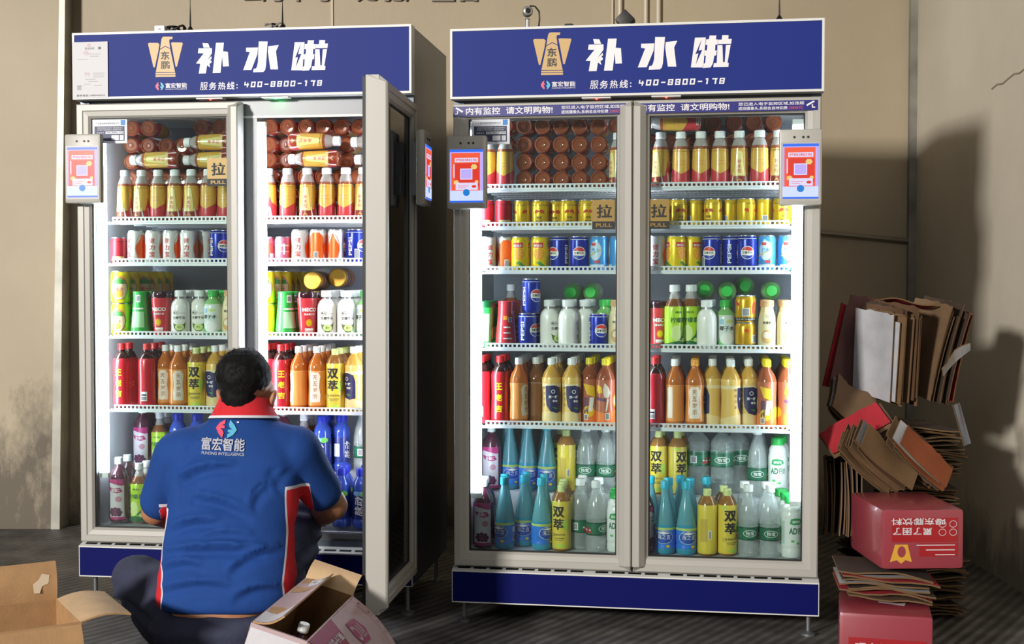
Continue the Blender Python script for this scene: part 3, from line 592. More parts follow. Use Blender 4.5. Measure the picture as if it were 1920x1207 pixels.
# pipes
PIPE = mat('pipe_white', '#d3c8b4', .4)
for x, r, lab in ((.497, .005, 'thinnest white pipe on the back wall, first from left above right fridge'), (.533, .0115, 'white pipe on the back wall just behind the black box'), (.661, .0105, 'white pipe on the back wall, nearer the box of the right-hand pair'), (.723, .012, 'rightmost white pipe on the back wall above right fridge')):
    mb = MB(); mb.tube([(x, YB - r - .004, .002), (x, YB - r - .004, 3.4)], r, PIPE, 12)
    tag(link('wall_pipe', mb.build('wall_pipe')), lab, 'pipe', 'white pipes on the back wall')
# raised grey characters on the back wall, their tops above the picture
LET = mat('wall_letter_grey', '#8a8073', .5)
for ch, px, w in (('蛋', 481, 40), ('丁', 528, 38), ('个', 562, 38), ('号', 607, 40), ('无', 690, 40), ('驰', 738, 38), ('广', 779, 40), ('空', 832, 42), ('营', 879, 40)):
    cx = (px - 960) / 2463 * YB; hw = w / 2463 * YB / 2
    z0 = 2.598
    bmf = flat_bm(text_in(ch, cx - hw, z0, cx + hw, z0 + 2 * hw, .035))
    r_ = bmesh.ops.extrude_face_region(bmf, geom=list(bmf.faces))
    for g_ in r_['geom']:
        if isinstance(g_, bmesh.types.BMVert): g_.co.z += .016
    mb = MB(); mb.bm(bmf, LET, Matrix(((1, 0, 0, 0), (0, 0, -1, YB - .0005), (0, 1, 0, 0), (0, 0, 0, 1))))
    o = link('wall_character', mb.build('wall_character'))
    nth = ['first', 'second', 'third', 'fourth', 'fifth', 'sixth', 'seventh', 'eighth', 'ninth'][[481, 528, 562, 607, 690, 738, 779, 832, 879].index(px)]
    tag(o, 'grey raised wall character cut by the top edge, %s from left' % nth, 'sign', 'raised characters on the back wall')

# ------------------------------------------------------------------ fridges
GEN = {"rows":[["A",0,"L",1.33,[["dong",0.139,0.13,-25,1,0],["dong",0.205,0.13,-20,1,0],["dong",0.27,0.13,175,1,0],["dong",0.336,0.13,-3,1,0],["dong",0.405,0.13,0,1,0],["dong",0.468,0.13,180,1,0],["dong",0.522,0.13,180,1,0]]],["A",0,"R",1.33,[["dong",0.699,0.13,-60,1,0],["dong",0.775,0.13,180,1,0],["dong",0.851,0.13,0,1,0],["dong",0.925,0.13,180,1,0],["dong",1.0,0.13,180,1,0],["dong",1.061,0.13,-10,1,0]]],["A",1,"L",1.174,[["redcan",0.121,0.1,20,1,0],["jlb",0.176,0.13,-30,1,0],["jlb",0.248,0.13,10,1,0],["jlb",0.318,0.13,-10,1,0],["jlb",0.389,0.13,5,1,0],["jlb",0.425,0.18,60,1,0],["pepsi",0.505,0.13,55,1,0]]],["A",1,"R",1.174,[["pinkcan",0.698,0.13,0,1,0],["pinkcan",0.752,0.13,40,1,0],["jlb",0.819,0.13,0,1,0],["jlb",0.891,0.13,180,1,0],["jlb",0.961,0.13,80,1,0],["pepsi",1.03,0.13,-110,1,0]]],["A",2,"L",0.9,[["yellowcan",0.131,0.1,0,6,0],["greencup",0.2,0.13,0,2,0],["redcup",0.285,0.13,10,3,0],["coco",0.349,0.12,15,3,0],["coco",0.415,0.15,10,3,0],["cocowater",0.483,0.12,0,2,0],["oat",0.535,0.12,0,1,0]]],["A",2,"R",0.9,[["yellowcan",0.702,0.1,-20,6,0],["greencup",0.768,0.13,40,2,0],["redcup",0.841,0.13,40,3,0],["coco",0.911,0.12,20,4,0],["coco",1.007,0.12,25,4,0],["cocowater",1.065,0.13,-20,3,0]]],["A",2,"L",0.9,[["yellowcan",0.132,0.1,15,6,0.122]]],["A",2,"R",0.9,[["yellowcan",0.703,0.1,10,6,0.122]]],["A",3,"L",0.622,[["herbal",0.119,0.11,0,2,0],["herbal",0.223,0.12,180,3,0],["orangetea",0.298,0.15,0,4,0],["orangetea",0.363,0.14,20,3,0],["shuang",0.416,0.13,0,3,0],["navy",0.47,0.12,-20,4,0],["navy",0.533,0.12,0,3,0]]],["A",3,"R",0.622,[["herbal",0.678,0.16,0,3,0],["herbal",0.751,0.12,20,3,0],["orangetea",0.815,0.12,150,4,0],["orangetea",0.883,0.12,0,4,0],["shuang",0.957,0.12,-5,4,0],["navy",1.026,0.12,-35,4,0]]],["A",4,"L",0.19,[["grape",0.11,0.11,0,3,0],["lime",0.191,0.11,0,2,0],["lime",0.268,0.12,0,1,0],["maidong",0.363,0.12,0,1,0]]],["A",4,"R",0.19,[["grape",0.717,0.16,0,1,0],["lime",0.782,0.14,0,1,0],["lime",0.838,0.12,0,1,0],["water",0.891,0.12,0,1,0],["maidong",0.969,0.12,0,3,0],["maidong",1.055,0.12,0,3,0]]],["A",4,"L",0.362,[["grape",0.11,0.33,0,2,0],["lime",0.19,0.32,0,2,0],["maidong",0.258,0.33,0,1,0],["maidong",0.331,0.33,0,1,0]]],["A",4,"R",0.362,[["grape",0.692,0.32,20,1,0],["lime",0.78,0.32,180,2,0],["maidong",0.852,0.33,0,2,0],["maidong",0.9,0.36,160,1,0],["water",1.006,0.33,180,2,0]]],["B",0,"L",1.468,[["dong",0.113,0.13,180,1,0],["dong",0.163,0.12,178,1,0],["dong",0.576,0.11,-50,1,0]]],["B",0,"R",1.468,[["dong",0.662,0.13,180,1,0],["dong",0.723,0.13,-35,1,0],["dong",0.796,0.13,185,1,0],["dong",0.865,0.13,178,1,0],["dong",0.931,0.13,183,1,0],["dong",0.998,0.13,0,1,0],["dong",1.067,0.12,184,1,0],["dong",1.133,0.13,-15,1,0]]],["B",1,"L",1.333,[["redcan",0.106,0.11,0,1,0],["redcan",0.171,0.12,20,1,0],["goldcan",0.229,0.13,-60,1,0],["goldcan",0.291,0.13,0,1,0],["goldcan",0.344,0.17,0,1,0],["goldcan",0.402,0.13,15,1,0],["goldcan",0.463,0.13,15,1,0],["goldcan",0.528,0.13,30,1,0]]],["B",1,"R",1.333,[["goldcan",0.72,0.13,40,1,0],["goldcan",0.786,0.13,20,1,0],["goldcan",0.846,0.17,150,1,0],["goldcan",0.908,0.13,-30,1,0],["goldcan",0.967,0.17,160,1,0],["goldcan",1.022,0.13,90,1,0],["goldcan",1.085,0.16,200,1,0],["goldcan",1.146,0.13,10,1,0]]],["B",2,"L",1.176,[["jlb",0.114,0.12,30,1,0],["jlb",0.16,0.15,200,1,0],["orangecan",0.223,0.13,-10,1,0],["orangecan",0.295,0.13,-5,1,0],["pepsi",0.363,0.14,140,1,0],["pepsi",0.441,0.13,5,1,0],["bluecan",0.507,0.13,-15,1,0],["bluecan",0.574,0.13,40,1,0]]],["B",2,"R",1.176,[["jlb",0.652,0.15,100,1,0],["jlb",0.716,0.12,0,1,0],["orangecan",0.785,0.12,35,1,0],["orangecan",0.845,0.16,35,1,0],["pepsi",0.905,0.15,160,1,0],["pepsi",0.963,0.15,75,1,0],["pepsi",1.025,0.12,0,1,0],["bluecan",1.091,0.14,-5,1,0],["bluecan",1.153,0.13,5,1,0]]],["B",3,"L",0.902,[["greencupup",0.106,0.1,20,2,0],["redcupdown",0.176,0.11,10,2,0],["pepsi",0.246,0.11,65,1,0],["pepsi",0.295,0.17,30,1,0],["coco",0.337,0.15,60,3,0],["coco",0.407,0.11,110,3,0],["coco",0.458,0.15,180,3,0],["pepsi",0.517,0.11,25,1,0],["oat",0.575,0.12,0,2,0]]],["B",3,"L",0.902,[["pepsi",0.263,0.14,45,1,0.1235]]],["B",3,"L",0.902,[["limetall",0.158,0.33,180,1,0],["cocowater",0.511,0.2,0,2,0]]],["B",3,"R",0.902,[["greencupup",0.665,0.11,60,1,0],["redcup",0.706,0.15,30,2,0],["lime",0.76,0.11,35,2,0],["lime",0.824,0.15,5,2,0],["coco",0.888,0.11,180,3,0],["cocowater",0.947,0.15,10,2,0],["tallgold",1.019,0.13,60,2,0],["oat",1.1,0.12,0,3,0],["oat",1.156,0.11,20,3,0]]],["B",3,"R",0.902,[["tallgold",1.013,0.14,0,2,0.0935]]],["B",4,"L",0.624,[["herbal",0.098,0.12,180,3,0],["herbal",0.153,0.13,0,3,0],["orangetea",0.213,0.11,60,5,0],["browntea",0.276,0.17,180,3,0],["navy",0.345,0.12,20,5,0],["navy",0.412,0.12,25,5,0],["lemon",0.464,0.16,180,4,0],["lemon",0.526,0.11,0,4,0],["lemon",0.584,0.14,60,3,0]]],["B",4,"R",0.624,[["herbal",0.719,0.13,160,3,0],["orangetea",0.785,0.12,160,4,0],["orangecap",0.854,0.12,0,4,0],["navy",0.913,0.16,-75,4,0],["navy",0.971,0.11,95,4,0],["navy",1.03,0.15,20,4,0],["lemon",1.089,0.12,170,5,0],["lemon",1.156,0.11,40,5,0]]],["B",5,"L",0.18,[["grape",0.098,0.1,0,3,0],["soda",0.168,0.09,-30,3,0],["soda",0.231,0.16,0,2,0],["soda",0.309,0.09,50,3,0],["shuang",0.376,0.09,-15,3,0],["water",0.435,0.15,160,2,0],["water",0.502,0.09,60,3,0],["milk",0.561,0.09,0,2,0]]],["B",5,"R",0.18,[["grape",0.696,0.09,60,1,0],["soda",0.756,0.09,-5,2,0],["soda",0.827,0.09,15,2,0],["shuang",0.896,0.09,160,1,0],["shuang",0.962,0.085,20,2,0],["water",1.032,0.09,10,3,0],["water",1.098,0.09,5,3,0],["milk",1.154,0.085,30,3,0]]],["B",5,"R",0.18,[["soda",0.72,0.19,0,1,0],["soda",0.796,0.19,0,1,0],["soda",0.862,0.19,0,1,0],["soda",0.932,0.24,0,1,0]]],["B",5,"L",0.353,[["grape",0.091,0.33,0,1,0],["soda",0.15,0.33,20,2,0],["soda",0.219,0.33,20,2,0],["soda",0.284,0.33,0,2,0],["shuang",0.347,0.33,160,2,0],["bigwater",0.392,0.39,180,1,0],["water",0.443,0.33,0,2,0],["water",0.507,0.33,0,2,0]]],["B",5,"R",0.353,[["shuang",0.722,0.33,-15,2,0],["shuang",0.787,0.33,30,2,0],["bigwater",0.857,0.35,160,1,0],["bigwater",0.939,0.34,0,1,0],["bigwater",1.015,0.39,20,1,0],["water",1.074,0.33,0,2,0],["milk",1.143,0.33,0,2,0]]]],"lying":[["A",0,"L","dong",0.121,0.22,1.703,"base"],["A",0,"L","dong",0.19,0.22,1.702,"base"],["A",0,"L","dong",0.402,0.22,1.706,"base"],["A",0,"L","dong",0.475,0.22,1.705,"base"],["A",0,"L","dong",0.12,0.22,1.633,"base"],["A",0,"L","dong",0.189,0.22,1.63,"base"],["A",0,"L","dong",0.26,0.22,1.629,"base"],["A",0,"L","dong",0.317,0.24,1.63,"base"],["A",0,"L","dong",0.259,0.13,1.556,"capL"],["A",0,"L","dong",0.469,0.13,1.553,"capL"],["A",0,"L","dong",0.472,0.13,1.619,"capL"],["A",0,"R","dong",0.682,0.2,1.694,"base"],["A",0,"R","dong",0.751,0.2,1.693,"base"],["A",0,"R","dong",0.821,0.2,1.691,"base"],["A",0,"R","dong",0.89,0.2,1.69,"base"],["A",0,"R","dong",0.96,0.2,1.689,"base"],["A",0,"R","dong",1.028,0.2,1.688,"base"],["A",0,"R","dong",0.677,0.2,1.627,"base"],["A",0,"R","dong",0.733,0.24,1.629,"base"],["A",0,"R","dong",0.677,0.2,1.561,"base"],["A",0,"R","dong",0.967,0.24,1.627,"base"],["A",0,"R","dong",0.733,0.24,1.564,"base"],["A",0,"R","dong",0.967,0.24,1.559,"base"],["A",0,"R","dong",0.879,0.13,1.617,"capR"],["A",0,"R","dong",0.878,0.13,1.552,"capL"],["A",0,"R","dong",1.116,0.13,1.612,"capL"],["A",0,"R","dong",1.13,0.13,1.547,"capL"],["B",0,"L","dong",0.24,0.12,1.691,"base"],["B",0,"L","dong",0.306,0.12,1.69,"base"],["B",0,"L","dong",0.372,0.12,1.689,"base"],["B",0,"L","dong",0.438,0.12,1.687,"base"],["B",0,"L","dong",0.505,0.12,1.686,"base"],["B",0,"L","dong",0.24,0.12,1.625,"base"],["B",0,"L","dong",0.306,0.12,1.624,"base"],["B",0,"L","dong",0.372,0.12,1.623,"base"],["B",0,"L","dong",0.438,0.12,1.622,"base"],["B",0,"L","dong",0.506,0.12,1.621,"base"],["B",0,"L","dong",0.24,0.12,1.562,"base"],["B",0,"L","dong",0.306,0.12,1.561,"base"],["B",0,"L","dong",0.372,0.12,1.56,"base"],["B",0,"L","dong",0.438,0.12,1.559,"base"],["B",0,"L","dong",0.506,0.12,1.558,"base"],["B",0,"L","dong",0.24,0.12,1.501,"base"],["B",0,"L","dong",0.306,0.12,1.5,"base"],["B",0,"L","dong",0.372,0.12,1.499,"base"],["B",0,"L","dong",0.439,0.12,1.499,"base"],["B",0,"L","dong",0.506,0.12,1.498,"base"],["B",0,"L","dong",0.169,0.14,1.694,"base"],["B",0,"L","dong",0.156,0.22,1.638,"base"],["B",0,"L","dong",0.571,0.15,1.694,"base"],["B",0,"R","dong",0.904,0.2,1.701,"base"],["B",0,"R","dong",0.979,0.2,1.7,"base"],["B",0,"R","dong",1.048,0.2,1.702,"base"],["B",0,"R","dong",1.116,0.2,1.703,"base"],["B",0,"R","dong",0.768,0.13,1.688,"capL"],["B",0,"R","dong",0.904,0.21,1.63,"base"],["B",0,"R","dong",0.979,0.21,1.629,"base"],["B",0,"R","dong",1.048,0.21,1.632,"base"],["B",0,"R","dong",1.117,0.21,1.633,"base"],["B",0,"R","dong",0.689,0.21,1.634,"base"],["B",0,"R","dong",0.761,0.21,1.633,"base"],["B",0,"R","dong",0.833,0.21,1.632,"base"],["A",2,"R","goldlid",0.827,0.26,1.106,"cap"],["A",2,"R","goldlid",0.904,0.34,1.117,"cap"],["B",3,"R","cocowater",0.878,0.26,1.108,"cap"],["B",3,"R","cocowater",0.958,0.28,1.102,"cap"],["B",3,"R","cocowater",1.024,0.35,1.121,"cap"],["B",3,"R","cocowater",1.117,0.26,1.104,"cap"],["B",3,"L","cocowater",0.383,0.34,1.096,"cap"],["B",3,"L","cocowater",0.456,0.34,1.097,"cap"]],"G":{"sign_white":[[[0.4979,1.9718],[0.5196,1.9701],[0.5256,1.9547],[0.5021,1.9553]],[[0.4828,1.9531],[0.5337,1.9527],[0.5337,1.9343],[0.5135,1.907],[0.531,1.9239],[0.532,1.9152],[0.5261,1.9095],[0.5321,1.9065],[0.531,1.8996],[0.5233,1.8963],[0.5269,1.8823],[0.5146,1.8914],[0.5101,1.8619],[0.483,1.8619],[0.4889,1.8972],[0.4724,1.8984],[0.5022,1.9345],[0.4804,1.9357]],[[0.5494,1.9714],[0.5791,1.9712],[0.5757,1.9401],[0.5938,1.9379],[0.5975,1.8858],[0.5751,1.8853],[0.5722,1.9228],[0.5654,1.8623],[0.5357,1.8623]],[[0.6627,1.9512],[0.7081,1.951],[0.7053,1.9267],[0.6821,1.8706],[0.6515,1.8707],[0.6765,1.9347],[0.6628,1.9369]],[[0.7105,1.9725],[0.7439,1.9715],[0.737,1.8829],[0.7335,1.8686],[0.7271,1.8623],[0.6883,1.8619],[0.6911,1.874],[0.7001,1.8759],[0.7036,1.8837],[0.7072,1.898]],[[0.7464,1.9543],[0.7858,1.9578],[0.7751,1.9356],[0.7826,1.8703],[0.7539,1.871],[0.7447,1.9346]],[[0.8452,1.9665],[0.8818,1.9661],[0.8734,1.8651],[0.8318,1.8662]],[[0.8942,1.9722],[0.9172,1.9715],[0.9155,1.9584],[0.9226,1.9582],[0.9209,1.9405],[0.9138,1.9407],[0.9129,1.9211],[0.9185,1.9217],[0.9165,1.905],[0.9105,1.9034],[0.906,1.8786],[0.8983,1.8645],[0.8717,1.8634],[0.8723,1.8776],[0.8798,1.8792],[0.8821,1.9041],[0.875,1.905],[0.8774,1.9221],[0.8856,1.9226],[0.8873,1.9403],[0.8809,1.9416],[0.8829,1.9593],[0.8925,1.9601]],[[0.9367,1.972],[0.9579,1.9714],[0.9572,1.959],[0.9685,1.9587],[0.9668,1.9427],[0.922,1.9429],[0.9233,1.9571],[0.9353,1.9575]],[[0.9209,1.9394],[0.9375,1.9389],[0.94,1.8812],[0.9456,1.8811],[0.9492,1.9386],[0.9651,1.9392],[0.9548,1.8791],[0.9591,1.8783],[0.9577,1.8648],[0.9071,1.865],[0.9089,1.8785],[0.9188,1.8793]]],"sign_bolt":[[[0.8677,1.9598],[0.8466,1.9104],[0.8572,1.9137],[0.8485,1.8765],[0.8696,1.9241],[0.8572,1.9226]]],"eagle":[[[0.3451,1.9971],[0.3511,1.9987],[0.3841,1.9977],[0.383,1.989],[0.3724,1.9883],[0.371,1.9824],[0.3746,1.9561],[0.3558,1.965],[0.3356,1.9544],[0.3416,1.9902]],[[0.3558,1.9622],[0.3746,1.9533],[0.3924,1.869],[0.3186,1.8708],[0.3356,1.9516]],[[0.3179,1.868],[0.3934,1.8669],[0.3938,1.8606],[0.3175,1.8617]],[[0.3175,1.8596],[0.3938,1.8585],[0.3938,1.8518],[0.3172,1.8526]],[[0.2894,1.9742],[0.2936,1.9776],[0.3274,1.9766],[0.3334,1.9712],[0.3292,1.9468],[0.315,1.8877],[0.3097,1.8878]],[[0.3781,1.9752],[0.3823,1.9775],[0.4194,1.9758],[0.423,1.9722],[0.4001,1.889],[0.3948,1.8881]]],"boxes":{"dong":[0.3381,1.9151,0.3718,1.9457],"peng":[0.3381,1.8808,0.3725,1.9107],"emb":[0.3162,1.8012,0.3497,1.8354],"fh":[0.3553,1.8114,0.437,1.8296],"hot":[0.4869,1.7992,0.6337,1.8305],"num":[0.6538,1.8082,0.9514,1.8284],"ban":[0.0504,1.7217,0.3591,1.7488],"ban2":[0.387,1.7206,0.5973,1.753],"banI":[0.0046,1.7207,0.0409,1.7572],"banR":[0.6504,1.7264,0.9572,1.7563],"banR2":[0.9841,1.7269,1.2015,1.7582],"banRI":[1.221,1.7257,1.254,1.7606],"bannerL":[0.0046,1.7151,0.6083,1.7509],"bannerR":[0.6413,1.7211,1.2541,1.7535],"pullBL":[0.4934,1.3182,0.5725,1.4187],"pullBR":[0.681,1.3207,0.7589,1.4224],"pullA":[0.5039,1.4521,0.5839,1.5542],"noteA":[0.0583,1.6138,0.2068,1.7076],"noteB":[0.0693,1.6227,0.1962,1.7022],"scrA":[-0.028,1.388,0.1357,1.6461],"scrBL":[-0.0073,1.3922,0.1338,1.644],"scrBR":[1.1283,1.3901,1.2654,1.6481],"dispBL":[0.008,1.4033,0.1243,1.5847],"dispBR":[1.137,1.4044,1.2536,1.5876],"poster":[-0.0044,1.7819,0.1353,1.9884],"ledA":[0.5125,1.7626,0.5248,1.772],"ledG":[0.7605,1.7638,0.7726,1.7732],"ledB":[0.5036,1.7659,0.5128,1.7749],"ledB2":[0.7431,1.7645,0.7521,1.7751],"ventB":[0.006,0.0734,1.2733,0.1711]}}}
FW = 1.271
BLUE = mat('sign_blue', '#1a2c7e', .55, spec=.2); BLUE2 = mat('plinth_shaded_blue', '#050d58', .6, spec=.12)  # plinth blue is darker than the sign's: weaker light low down put into colour
TRIM = mat('white_trim', '#dcdcd8', .4); FRAME = mat('door_frame_grey', '#b2afa7', .42, .05); FRAME2 = mat('frame_grey', '#7c7e81', .4, .15)
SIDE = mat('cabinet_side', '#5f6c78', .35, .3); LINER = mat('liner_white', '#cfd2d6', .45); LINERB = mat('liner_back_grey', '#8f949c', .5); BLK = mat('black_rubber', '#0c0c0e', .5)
WIRE = mat('shelf_white', '#e9ecef', .35); GOLDS = mat('sign_gold', '#c9a468', .45); SW = mat('sign_white', '#ece8ea', .45); DKS = mat('sign_dark', '#2a2522', .5)
LED = mat('led_tube', '#e6efff', .4, emis=32.0)
GLASS = glass_mat('door_glass', '#eef4f2', haze=.006)
NAVY = mat('banner_navy', '#201f78', .4); GOLDP = mat('pull_gold', '#8d7333', .45, .2)
PINKL = mat('logo_pink', '#e0607c', .5); CYANL = mat('logo_cyan', '#4fb8d0', .5)
SCRB = {c: mat('screen_' + c, h, .35, emis=e, glow_only=True, spec=.3) for c, h, e in (('blue', '#2f6be8', 1.1), ('red', '#d8392c', 1.1), ('orange', '#ee5a3a', 1.1), ('lilac', '#b9a8f0', 1.1), ('white', '#c7d3f6', 1.15), ('card', '#d9d2f2', 1.1), ('gold', '#f0cf78', 1.0), ('round', '#1f7fd6', 1.0))}
def prism_x(mb, prof, x0, x1, m):
    """profile in (y, z) drawn along x"""
    n = len(prof)
    vs = [(x0, y, z) for y, z in prof] + [(x1, y, z) for y, z in prof]
    mb.add(vs, [(i, (i + 1) % n, n + (i + 1) % n, n + i) for i in range(n)] + [tuple(reversed(range(n))), tuple(range(n, 2 * n))], m)
def prism_z(mb, prof, z0, z1, m):
    n = len(prof)
    vs = [(x, y, z0) for x, y in prof] + [(x, y, z1) for x, y in prof]
    mb.add(vs, [(i, (i + 1) % n, n + (i + 1) % n, n + i) for i in range(n)] + [tuple(reversed(range(n))), tuple(range(n, 2 * n))], m)

def shelf_mesh():
    mb = MB()
    mb.box(.085, .088, -.012, 1.19, .094, -.004, WIRE)
    mb.box(.105, .084, -.004, 1.165, .088, .002, WIRE); mb.box(.105, .084, .011, 1.165, .088, .016, WIRE)
    x = .105
    while x < 1.166:
        mb.box(x, .0845, .002, x + .0065, .0875, .011, WIRE); x += .0158
    x = .09
    while x < 1.19:
        mb.box(x, .088, -.004, x + .004, .56, -.0005, WIRE); x += .0158
    for y in (.2, .32, .44, .555): mb.box(.085, y, -.009, 1.19, y + .006, -.004, WIRE)
    return mb.build('shelf')
SHELF = shelf_mesh()
def door_frame_mesh(w, h):
    loops = [(.0, .045), (0, .004), (.004, 0), (.024, 0), (.027, .004), (.044, .006), (.052, .014), (.052, .04), (.045, .045)]
    mb = MB(); vs = []
    for i, y in loops: vs += [(i, y, i), (w - i, y, i), (w - i, y, h - i), (i, y, h - i)]
    fs = []
    for k in range(len(loops)):
        a = 4 * k; b_ = 4 * ((k + 1) % len(loops))
        for j in range(4): fs.append((a + j, b_ + j, b_ + (j + 1) % 4, a + (j + 1) % 4))
    mb.add(vs, [tuple(reversed(f)) for f in fs], FRAME)
    return mb.build('door_frame')
def ring_mesh(w, h, i0, i1, y0, y1, m, name):
    mb = MB()
    mb.box(i0, y0, i0, i1, y1, h - i0, m); mb.box(w - i1, y0, i0, w - i0, y1, h - i0, m)
    mb.box(i1, y0, i0, w - i1, y1, i1, m); mb.box(i1, y0, h - i1, w - i1, y1, h - i0, m)
    return mb.build(name)
def pull_sign_mesh(w, h):
    mb = MB()
    mb.box(0, -.0008, h * .265, w, .0008, h, GOLDP); mb.box(0, -.0008, 0, w, .0008, h * .265, BLACKP)
    decal_front(mb, text_in('拉', w * .2, h * .38, w * .88, h * .84, .03), BLACKP, -.0012)
    decal_front(mb, text_in('PULL', w * .17, h * .075, w * .88, h * .2, .02), GOLDP, -.0012)
    return mb.build('pull_sign')
def notice_mesh(w, h):
    mb = MB(); g = mat('notice_white', '#dfe2ea', .5); n = mat('notice_navy', '#2a2f55', .5)
    mb.box(0, 0, 0, w, .001, h, g)
    decal_front(mb, R4(w * .06, h * .1, w * .93, h * .72), n, -.0004)
    decal_front(mb, R4(w * .82, h * .76, w * .95, h * .97), mat('notice_blue', '#2f7fc8', .5), -.0004)
    decal_front(mb, text_in('广东富宏智能零售有限公司', w * .1, h * .8, w * .76, h * .88), n, -.0004)
    for i, s in enumerate(('请使用微信扫码开门取货后关门', '如遇问题请拨打客服热线')): decal_front(mb, text_in(s, w * .14, h * (.62 - .08 * i), w * (.88 - .04 * i), h * (.68 - .08 * i)), g, -.0008)
    decal_front(mb, R4(w * .38, h * .40, w * .9, h * .50), g, -.0008); decal_front(mb, text_in('设备编号', w * .12, h * .42, w * .34, h * .48), g, -.0008)
    decal_front(mb, text_in('400-8800-178', w * .4, h * .415, w * .88, h * .485), n, -.0012)
    decal_front(mb, R4(w * .55, h * .14, w * .76, h * .34), g, -.0008); decal_front(mb, R4(w * .79, h * .14, w * .9, h * .34), g, -.0008)
    return mb.build('notice_sticker')
def camera_icon(mb, x0, z0, x1, z1, y, flip):
    w, h = x1 - x0, z1 - z0
    f = (lambda L: [(x1 - (x - x0), z) for x, z in L]) if flip else (lambda L: L)
    decal_front(mb, f([(x0 + w * .12, z0 + h * .86), (x0 + w * .25, z0 + h * .98), (x0 + w * .95, z0 + h * .55), (x0 + w * .85, z0 + h * .38)]), SW, y)
    decal_front(mb, f([(x0 + w * .3, z0 + h * .62), (x0 + w * .42, z0 + h * .55), (x0 + w * .4, z0 + h * .2), (x0 + w * .08, z0 + h * .2), (x0 + w * .08, z0 + h * .32), (x0 + w * .3, z0 + h * .32)]), SW, y)
def banner_mesh(w, h, mirror):
    mb = MB(); mb.box(0, -.0006, 0, w, .0006, h, NAVY); y = -.001
    o = .0 if not mirror else -.033
    if mirror: camera_icon(mb, w - .04, h * .05, w - .006, h * .95, y, True)
    else: camera_icon(mb, .004, h * .05, .038, h * .95, y, False)
    decal_front(mb, text_in('内有监控', .046 + o, h * .17, .168 + o, h * .88, .014), SW, y)
    decal_front(mb, text_in('请文明购物!', .188 + o, h * .17, .352 + o, h * .88, .014), SW, y)
    decal_front(mb, text_in('您已进入电子监控区域,如违规', .382 + o, h * .54, .600 + o, h * .88, .01), SW, y)
    decal_front(mb, text_in('遮挡摄像头,系统会自动扣费', .382 + o, h * .10, .545 + o, h * .44, .01), SW, y)
    decal_front(mb, text_in('2000元', .549 + o, h * .10, .596 + o, h * .44, .01), mat('banner_red', '#c0506a', .5), y)
    return mb.build('banner')
def terminal_meshes():
    a = MB(); a.rbox(-.07, -.052, -.127, .07, -.02, .127, FRAME, .009)
    a.box(-.03, -.02, -.09, .03, .002, .09, FRAME2)
    a.box(-.064, -.0525, -.112, .064, -.05, .083, mat('terminal_grey', '#b4b2ac', .4))
    for x in (-.021, .008, .024): a.lathe([(.004, 0), (.004, .002), (0, .002)], BLK, 12, M=Matrix.Translation((x, -.0515, .1)) @ Matrix.Rotation(PI / 2, 4, 'X'))
    d = MB(); y = -.0535
    d.box(-.0585, -.0535, -.105, .0585, -.0525, .078, SCRB['lilac'])
    q_ = lambda s, c, l=1: decal_front(d, s, SCRB[c], y - .0003 * l)
    q_(R4(-.0585, .069, .0585, .078), 'blue'); q_(R4(-.0585, -.105, .0585, -.099), 'blue'); q_(R4(-.0585, -.099, .0585, -.064), 'white')
    q_(R4(-.053, -.064, .048, .066), 'orange'); q_(R4(-.040, -.05, .045, .03), 'red', 2)
    q_(R4(-.041, .034, .041, .049), 'card', 2); q_(R4(-.022, -.026, .021, .012), 'card', 3); q_(R4(-.019, -.023, .018, .009), 'lilac', 4)
    q_(ELL(.027, .018, .012, .010, 6), 'gold', 3); q_(ELL(-.036, -.036, .011, .009, 5), 'gold', 3); q_(ELL(.036, -.034, .007, .006, 6), 'gold', 3)
    q_(R4(-.038, -.062, .040, -.037), 'card', 4); q_(ELL(0, -.071, .012, .012), 'round', 5); q_(R4(-.046, -.02, -.042, .028), 'card', 2)
    decal_front(d, text_in('扫码领红包', -.037, .037, .037, .046, .02), SCRB['red'], y - .001)
    [decal_front(d, R4(-.030, -.049 - .006 * i_, .008 - .01 * i_, -.0475 - .006 * i_), SCRB['red'], y - .0018) for i_ in (0, 1)]; decal_front(d, ELL(.027, -.05, .008, .005), SCRB['red'], y - .0018)
    return a.build('terminal_housing'), d.build('display_screen')
TERM = terminal_meshes()
DW, DH, DZ = .627, 1.628, .131
PULL = pull_sign_mesh(.079, .102); NOTICE = notice_mesh(.135, .088); DF = door_frame_mesh(DW, DH); GK = ring_mesh(DW, DH, .004, .05, .045, .057, BLK, 'gasket'); GB = ring_mesh(DW, DH, .0515, .0565, .02, .03, BLK, 'glass_seal')
mb = MB(); mb.box(.0515, .0225, .0515, DW - .0515, .0275, DH - .0515, GLASS); PANE = mb.build('glass_pane')
def grip_mesh(side):
    mb = MB()
    pr = [(DW - .046, .008), (DW - .040, -.004), (DW - .022, -.024), (DW - .002, -.024), (DW + .002, -.018), (DW + .002, .045), (DW - .004, .045), (DW - .004, .004)]
    if side == 'L': pr = [(DW - x, y) for x, y in reversed(pr)]
    n = len(pr)
    low = [(x, y, max(0, -.0) + (.022 if y < 0 else 0)) for x, y in pr]; top = [(x, y, DH - (.022 if y < 0 else 0)) for x, y in pr]
    mb.add(low + top, [(i, (i + 1) % n, n + (i + 1) % n, n + i) for i in range(n)] + [tuple(reversed(range(n))), tuple(range(n, 2 * n))], FRAME)
    return mb.build('pull_grip')
GRIP = {'R': grip_mesh('R'), 'L': grip_mesh('L')}
BANNER = {'L': banner_mesh(.605, .036, False), 'R': banner_mesh(.612, .034, True)}

